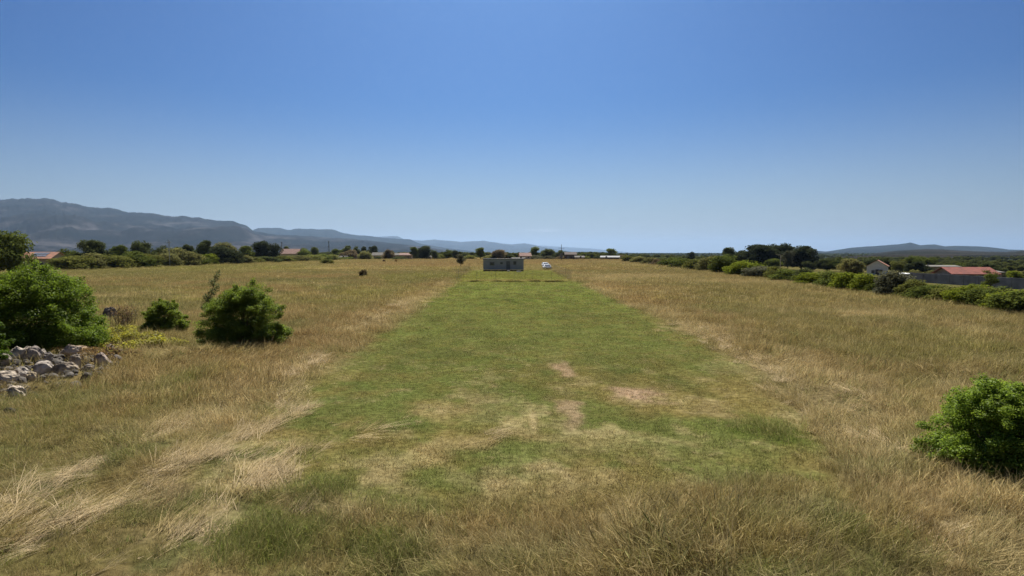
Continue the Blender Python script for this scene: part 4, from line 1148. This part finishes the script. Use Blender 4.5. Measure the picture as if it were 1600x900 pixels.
# ------------------------------------------------------------------ cabin and yard
def cabin():
    x0, x1, y, H, D = -6.30, 2.55, 126.0, 2.72, 2.9
    e = empty('cabin', ((x0 + x1) / 2, y, 0), 0, 'long low grey prefab cabin with small dark windows in the fenced yard', 'cabin')
    Wd = x1 - x0
    b = MB().box((0, D / 2, H / 2 + .14), (Wd, D, H - .34))
    for i in range(1, 14): b.box((-Wd / 2 + Wd * i / 14, -.006, H / 2 + .14), (.035, .02, H - .42))
    b.build('wall', M_PANEL, e)
    MB().box((0, D / 2, H - .09), (Wd + .14, D + .14, .16)).build('roof', M_PANELTRIM, e)
    MB().box((0, D / 2, .06), (Wd - .05, D - .05, .22)).build('base', M_SKID, e)
    for (cx, cz, ww, hh) in [(-4.4 + 1.98 + -.05, 1.62, .95, .62), (-4.4 + 3.98, 1.75, .5, .38), (-4.4 + 6.9, 1.78, .62, .72)]:
        f = MB()
        for sx in (-1, 1): f.box((cx + sx * ww / 2, -.03, cz), (.06, .07, hh + .06))
        for sz in (-1, 1): f.box((cx, -.032, cz + sz * hh / 2), (ww - .06, .07, .06))
        f.box((cx, -.028, cz), (.04, .05, hh - .06))
        wf = f.build('window', M_PANELTRIM, e)
        MB().box((cx, -.012, cz), (ww - .06, .02, hh - .06)).build('pane', M_GLASS, wf)
    d = MB().box((1.05, -.02, 1.18), (.86, .05, 1.98)).build('door', M_PANELTRIM, e)
    MB().box((1.38, -.065, 1.1), (.12, .04, .03)).build('handle', M_STEEL, d)
    return e
cabin()
def slab_stack(px, py, w, h, n, label):
    X, Y = at(px, py); b = MB()
    for i in range(n): b.box((random.uniform(-.05, .05), 0, h * (i + .5) / n), (w, .6, h / n * .8), random.uniform(-.08, .08), .012)
    o = b.build('board_stack', M_PALLET); o.location = (X, Y, 0); tag(o, label, 'boards')
slab_stack(794.5, 424.5, .55, .32, 3, 'small pale stack of boards before the cabin door side')
slab_stack(811, 425, 1.0, .22, 2, 'wider low pale stack of boards before the cabin right end')

def fence(pts, hp, label, mat, npost, mesh=True):
    X0, Y0 = pts[0]; e = empty('wire_fence', (X0, Y0, 0), 0, label, 'fence')
    xs = []
    tot = sum(math.dist(a, b) for a, b in zip(pts[:-1], pts[1:]))
    (a, b) = pts[0], pts[-1]
    for i in range(npost):
        t = i / (npost - 1); p = (a[0] + (b[0] - a[0]) * t - X0, a[1] + (b[1] - a[1]) * t - Y0)
        MB().tube((p[0], p[1], -.1), (p[0], p[1], hp), .016, .016, 8).build('post', mat, e)
    dx, dy = b[0] - a[0], b[1] - a[1]; L = math.hypot(dx, dy); ux, uy = dx / L, dy / L
    w = MB()
    for k in range(9): z = .12 + (hp - .2) * k / 8; w.tube((0, 0, z), (dx, dy, z), .0018, .0018, 3, False)
    n = int(L / .8)
    for i in range(n + 1): s = L * i / n; w.tube((ux * s, uy * s, .1), (ux * s, uy * s, hp - .06), .0018, .0018, 3, False)
    w.build('wire_mesh', M_STEEL, e)
    return e
fence([(-7.7, 82.2), (8.3, 82.6)], 1.45, 'wire fence with thin dark posts across the front of the yard', M_DARKPOST, 7)
fence([(-8.0, 83.0), (-9.5, 130.0)], 1.55, 'wire fence with grey posts along the left side of the yard', M_FENCE, 11)
fence([(8.5, 83.0), (8.9, 130.0)], 1.55, 'wire fence with grey posts along the right side of the yard', M_FENCE, 11)

def car(x, y, rz, label, hatch=True):
    e = empty('parked_car', (x, y, gz(x, y)), rz, label, 'car', 'white cars parked beyond the yard')
    W = 1.70
    e.scale = (.95, .95, .92)
    prof = [(-2.05, .32), (-2.1, .62), (-2.02, .82), (-1.15, .95), (-.55, 1.42), (.95, 1.46), (1.75, 1.02), (2.02, .92), (2.06, .5), (2.0, .32)]
    bm = MB(); bm.prism(prof, 'x', -W / 2, W / 2)
    for v in bm.bm.verts:
        if v.co.z > 1.2: v.co.x *= .80
        elif v.co.z > .9: v.co.x *= .97
        if abs(v.co.y) > 1.95: v.co.x *= .9
    bmesh.ops.bevel(bm.bm, geom=list(bm.bm.edges), offset=.05, segments=2, affect='EDGES')
    bm.build('body', M_CARWHITE, e, True)
    def quad(name, ps, mat, th):
        b = MB(); n = Vector(th)
        A = [b.bm.verts.new(Vector(p) + n) for p in ps]; B = [b.bm.verts.new(Vector(p) - n * .5) for p in ps]
        b.bm.faces.new(A); b.bm.faces.new(B[::-1])
        for i in range(4): b.bm.faces.new((A[i], A[(i + 1) % 4], B[(i + 1) % 4], B[i]))
        b.build(name, mat, e)
    quad('windscreen', [(-.72, -1.08, 1.0), (.72, -1.08, 1.0), (.60, -.60, 1.37), (-.60, -.60, 1.37)], M_GLASS, (0, -.014, .016))
    quad('rear_window', [(-.70, 1.66, 1.08), (.70, 1.66, 1.08), (.60, 1.02, 1.41), (-.60, 1.02, 1.41)], M_GLASS, (0, .012, .018))
    for s in (-1, 1):
        quad('side_window', [(s * .84, -.95, 1.0), (s * .84, 1.45, 1.04), (s * .715, .85, 1.38), (s * .715, -.50, 1.36)], M_GLASS, (s * .022, 0, .008))
        MB().box((s * .62, -2.06, .70), (.34, .06, .14), 0, .02).build('headlight', M_LAMP, e)
        MB().box((s * .66, 2.04, .80), (.22, .06, .2), 0, .02).build('taillight', M_REDTILE, e)
        for yy in (-1.28, 1.28):
            t = MB().tube((s * .70, yy, .31), (s * .885, yy, .31), .31, .31, 20).build('wheel', M_TYRE, e)
            MB().tube((s * .87, yy, .31), (s * .895, yy, .31), .2, .18, 14).build('rim', M_RIM, t)
    MB().box((0, -2.09, .45), (1.2, .04, .16), 0, .01).build('grille', M_SKID, e)
car((854.5 - 800) / F * 136, 136, .10, 'front white car parked on the grass right of the cabin')
car((850.2 - 800) / F * 166, 160, .1, 'white car farther back, half hidden behind the front white car')

# ------------------------------------------------------------------ houses
def house(px, d, w, dep, hw, hr, wall, roof, label, rz=0.0, axis='x', over=.4, wins=((-.25, 1.3), (.25, 1.3)), name='house', zoff=0.0, chimney=False, door=None, panel=False):
    """ridge along the house's local x (axis 'x') or y; front faces -y"""
    X = (px - 800) / F * d; z = gz(X, d) + zoff
    e = empty(name, (X, d, z), rz, label, 'house' if name == 'house' else name.replace('_', ' '))
    b = MB(); t = .14
    if axis == 'x':
        b.prism([(-dep / 2, -.6), (dep / 2, -.6), (dep / 2, hw), (0, hw + hr), (-dep / 2, hw)], 'x', -w / 2, w / 2)
    else:
        b.prism([(-w / 2, -.6), (w / 2, -.6), (w / 2, hw), (0, hw + hr), (-w / 2, hw)], 'y', -dep / 2, dep / 2)
    b.build('wall', wall, e)
    r = MB(); half, ln = (dep / 2, w / 2) if axis == 'x' else (w / 2, dep / 2)
    k = hr / half; o = over
    pr = [(-half - o, hw - k * o + .02), (0, hw + hr + .02), (half + o, hw - k * o + .02), (half + o, hw - k * o + .02 + t), (0, hw + hr + .02 + t), (-half - o, hw - k * o + .02 + t)]
    r.prism(pr, 'x' if axis == 'x' else 'y', -ln - o, ln + o)
    ro = r.build('roof', roof, e)
    if chimney: MB().box((w * .22, dep * .12 if axis == 'x' else 0, hw + hr + .1), (.55, .55, 1.1)).build('chimney', M_BEIGE, ro)
    if panel:
        p = MB(); a = math.atan2(hr, half)
        for i in range(4):
            xx = -w * .12 + i * w * .12
            for q in (.3, .65):
                yy = -half * q; zz = hw + hr * (1 - q) + .22
                n = Vector((0, -math.sin(a), math.cos(a))); u = Vector((0, math.cos(a), math.sin(a)))
                c = Vector((xx, yy, zz)); A = []
                for (sx, su) in ((-1, -1), (1, -1), (1, 1), (-1, 1)): A.append(p.bm.verts.new(c + Vector((sx * w * .055, 0, 0)) + u * su * half * .16))
                p.bm.faces.new(A)
        r_ = bmesh.ops.extrude_face_region(p.bm, geom=list(p.bm.faces)); bmesh.ops.translate(p.bm, vec=(0, 0, .05), verts=[v for v in r_['geom'] if isinstance(v, bmesh.types.BMVert)])
        p.build('solar_panels', M_SOLAR, ro)
    for (fx, cz) in wins:
        cx = fx * w; yf = -dep / 2
        f = MB(); ww, hh = .95, 1.05
        for sx in (-1, 1): f.box((cx + sx * ww / 2, yf - .02, cz), (.08, .08, hh + .08))
        for sz in (-1, 1): f.box((cx, yf - .022, cz + sz * hh / 2), (ww - .08, .08, .08))
        wf = f.build('window', M_WHITE, e)
        MB().box((cx, yf - .004, cz), (ww - .08, .03, hh - .08)).build('pane', M_GLASS, wf)
    if door is not None:
        dd = MB().box((door * w, -dep / 2 - .02, 1.02), (.95, .07, 2.04)).build('door', M_DARKWALL, e)
        MB().box((door * w + .35, -dep / 2 - .075, 1.0), (.12, .04, .03)).build('handle', M_STEEL, dd)
    return e
house(68, 165, 8.4, 7.5, 2.8, 1.7, M_BEIGE, M_ORTILE, 'house with an orange red roof carrying grey panels, left behind the big bush', zoff=-.4, rz=.12, panel=True)
house(456, 300, 9.0, 7, 3.6, 2.3, M_CREAM, M_PINKTILE, 'house with a pink roof deep in the left trees')
house(536, 345, 5.6, 5, 1.4, .9, M_CREAM, M_PALEROOF, 'low shed with an off white roof at the end of the left hedge', rz=.2, wins=(), name='shed', door=0.1)
house(591, 362, 6.2, 6, 2.5, 1.6, M_CREAM, M_PALEROOF, 'pale roofed cottage under the dark round tree')
house(621, 362, 4.2, 5, 2.6, 1.1, M_BEIGE, M_PALEROOF, 'small pale cottage left of the long pinkish roof')
house(635, 362, 7.0, 6, 2.6, 1.2, M_BEIGE, M_PINKTILE, 'cottage with a long pinkish roof left of the slim pale tree')
house(668, 358, 5.0, 5, 1.5, .8, M_CREAM, M_PALEROOF, 'low pale shed under the large dark round tree', wins=(), name='shed', door=0.0)
house(820, 340, 6.4, 6, 2.2, 1.7, M_CREAM, M_PINKTILE, 'house with a beige pink roof behind the right end of the cabin', rz=.15)
house(810, 325, 7.0, 4, .9, .3, M_CREAM, M_PALEROOF, 'flat pale roofed lean to behind the cabin right end', wins=(), name='shed', door=.2)
house(891, 345, 6.6, 6, 3.0, 1.3, M_DARKWALL, M_DARKWALL, 'dark brown house right of the utility pole with crossarm')
house(905, 340, 5.2, 5, 1.4, .7, M_BEIGE, M_PALEROOF, 'small shed with a pale roof right of the dark brown house', wins=(), name='shed', door=0.1)
house(953, 340, 10.6, 6, 1.35, .75, M_DARKWALL, M_WHITEROOF, 'long low barn with a bright white roof', rz=-.18, wins=(), name='barn', door=-.2)
house(1371, 182, 5.4, 6.4, 3.1, 1.7, M_WHITE, M_ORTILE, 'white gabled house with an orange tiled roof right of the fields', rz=-.62, axis='y', wins=((-.18, 1.3), (.2, 1.5)), door=.02, zoff=-.15)
house(1508, 121, 8.4, 6, 2.35, 1.15, M_BEIGE, M_REDTILE, 'long house with a red roof behind the grey block wall', rz=-.1, over=.55, wins=((-.3, 1.5), (.1, 1.5), (.3, 1.5)), door=-.08)
house(1466, 175, 8.2, 6, 3.2, .3, M_BEIGE, M_PALEROOF, 'building with a thin flat pale roof left of the red roofed house', rz=-.12, over=.5)
house(1545, 128, 2.6, 4, 2.6, .25, M_BEIGE, M_PALEROOF, 'pale flat roofed annex at the right end of the red roofed house', wins=((0, 1.4),), name='annex')

# grey block wall
def block_wall():
    a = ((1424 - 800) / F * 128, 128.0); b = ((1640 - 800) / F * 98, 98.0)
    e = empty('block_wall', (a[0], a[1], gz(*a)), 0, 'long grey concrete block wall below the red roofed house', 'wall')
    m = MB(); c = MB(); n = 9; z0 = gz(*a)
    for i in range(n):
        p = [a[k] + (b[k] - a[k]) * i / n for k in (0, 1)]; q = [a[k] + (b[k] - a[k]) * (i + 1) / n for k in (0, 1)]
        mx, my = (p[0] + q[0]) / 2, (p[1] + q[1]) / 2; L = math.dist(p, q); rz = math.atan2(q[1] - p[1], q[0] - p[0])
        zz = min(gz(*p), gz(*q)) - z0
        m.box((mx - a[0], my - a[1], zz + .85), (L - .004, .2, 2.3), rz)
        c.box((p[0] - a[0], p[1] - a[1], zz + .88), (.34, .34, 2.36), rz)
    m.build('wall_panel', M_BLOCK, e); c.build('pier', M_BLOCK, e)
block_wall()

def van():
    X, Y = (1421 - 800) / F * 134, 134.0
    e = empty('parked_van', (X, Y, gz(X, Y)), .5, 'small white topped van at the left end of the grey block wall', 'van')
    prof = [(-1.9, .35), (-1.95, .85), (-1.25, 1.0), (-.85, 1.75), (1.85, 1.8), (1.95, 1.0), (1.95, .35)]
    b = MB(); b.prism(prof, 'x', -.8, .8); bmesh.ops.bevel(b.bm, geom=list(b.bm.edges), offset=.06, segments=2, affect='EDGES')
    b.build('body', M_CARWHITE, e, True)
    for s in (-1, 1):
        MB().box((s * .80, .2, 1.38), (.03, 2.0, .46), 0, .008).build('side_window', M_GLASS, e)
        for yy in (-1.2, 1.2):
            t = MB().tube((s * .65, yy, .32), (s * .83, yy, .32), .32, .32, 16).build('wheel', M_TYRE, e)
            MB().tube((s * .82, yy, .32), (s * .84, yy, .32), .2, .2, 12).build('rim', M_RIM, t)
    w = MB(); w.tube((0, -1.13, 1.17), (0, -.98, 1.47), .62, .55, 4); 
    w.bm.free(); w.bm = bmesh.new()
    vs = [w.bm.verts.new(p) for p in ((-.65, -1.235, 1.06), (.65, -1.235, 1.06), (.58, -.915, 1.66), (-.58, -.915, 1.66))]
    w.bm.faces.new(vs); r_ = bmesh.ops.extrude_face_region(w.bm, geom=list(w.bm.faces)); bmesh.ops.translate(w.bm, vec=(0, .03, -.02), verts=[v for v in r_['geom'] if isinstance(v, bmesh.types.BMVert)])
    w.build('windscreen', M_GLASS, e)
van()

# ------------------------------------------------------------------ poles
def pole(px, top, d, r, mat, label, arms=(), name='utility_pole', lamp=False, box=None):
    X = (px - 800) / F * d; z = gz(X, d); H = CAMZ + (HZ - top) / F * d - z
    e = empty(name, (X, d, z), 0, label, 'pole')
    MB().tube((0, 0, -.3), (0, 0, H), r * 1.25, r * .8, 10).build('shaft', mat, e)
    for (hz, ln) in arms:
        c = MB().box((0, -.1, H - hz), (ln, .1, .12)).build('crossarm', mat, e)
        for s in (-1, 0, 1):
            MB().tube((s * ln * .45, -.1, H - hz + .06), (s * ln * .45, -.1, H - hz + .26), .05, .03, 8).build('insulator', M_PALLET, c)
    if lamp:
        MB().tube((0, 0, H - .1), (-.9, -.1, H + .1), .04, .03, 8).build('lamp_arm', mat, e)
        MB().box((-1.05, -.1, H + .08), (.5, .2, .1), 0, .02).build('lamp_head', M_PALLET, e)
    if box: MB().box((0, -.25, H - box), (1.5, .6, 2.2), 0, .03).build('transformer_box', M_STEEL, e)
pole(265.5, 375, ld(262) - 3, .11, M_PALEPOLE, 'thin pale concrete pole rising from the left field hedge', ((.7, 1.4),))
pole(441, 378, 300, .2, M_DARKPOST, 'dark slim pole just left of the pink roof', ((.6, 1.4),))
pole(514.5, 376, 370, .22, M_DARKPOST, 'far dark mast above the left hedge end', ((1.0, 1.6),))
pole(877, 382, 290, .15, M_WOODPOLE, 'tall wooden utility pole with crossarm right of the white cars', ((1.9, 3.0),), box=5.5)
pole(924.5, 395, 380, .14, M_DARKPOST, 'small far pole left of the long white barn', ((.5, 1.4),))
pole(1219, 398, 150, .08, M_PALEPOLE, 'slim pale lamp pole in front of the big dark trees', (), 'lamp_pole', True)
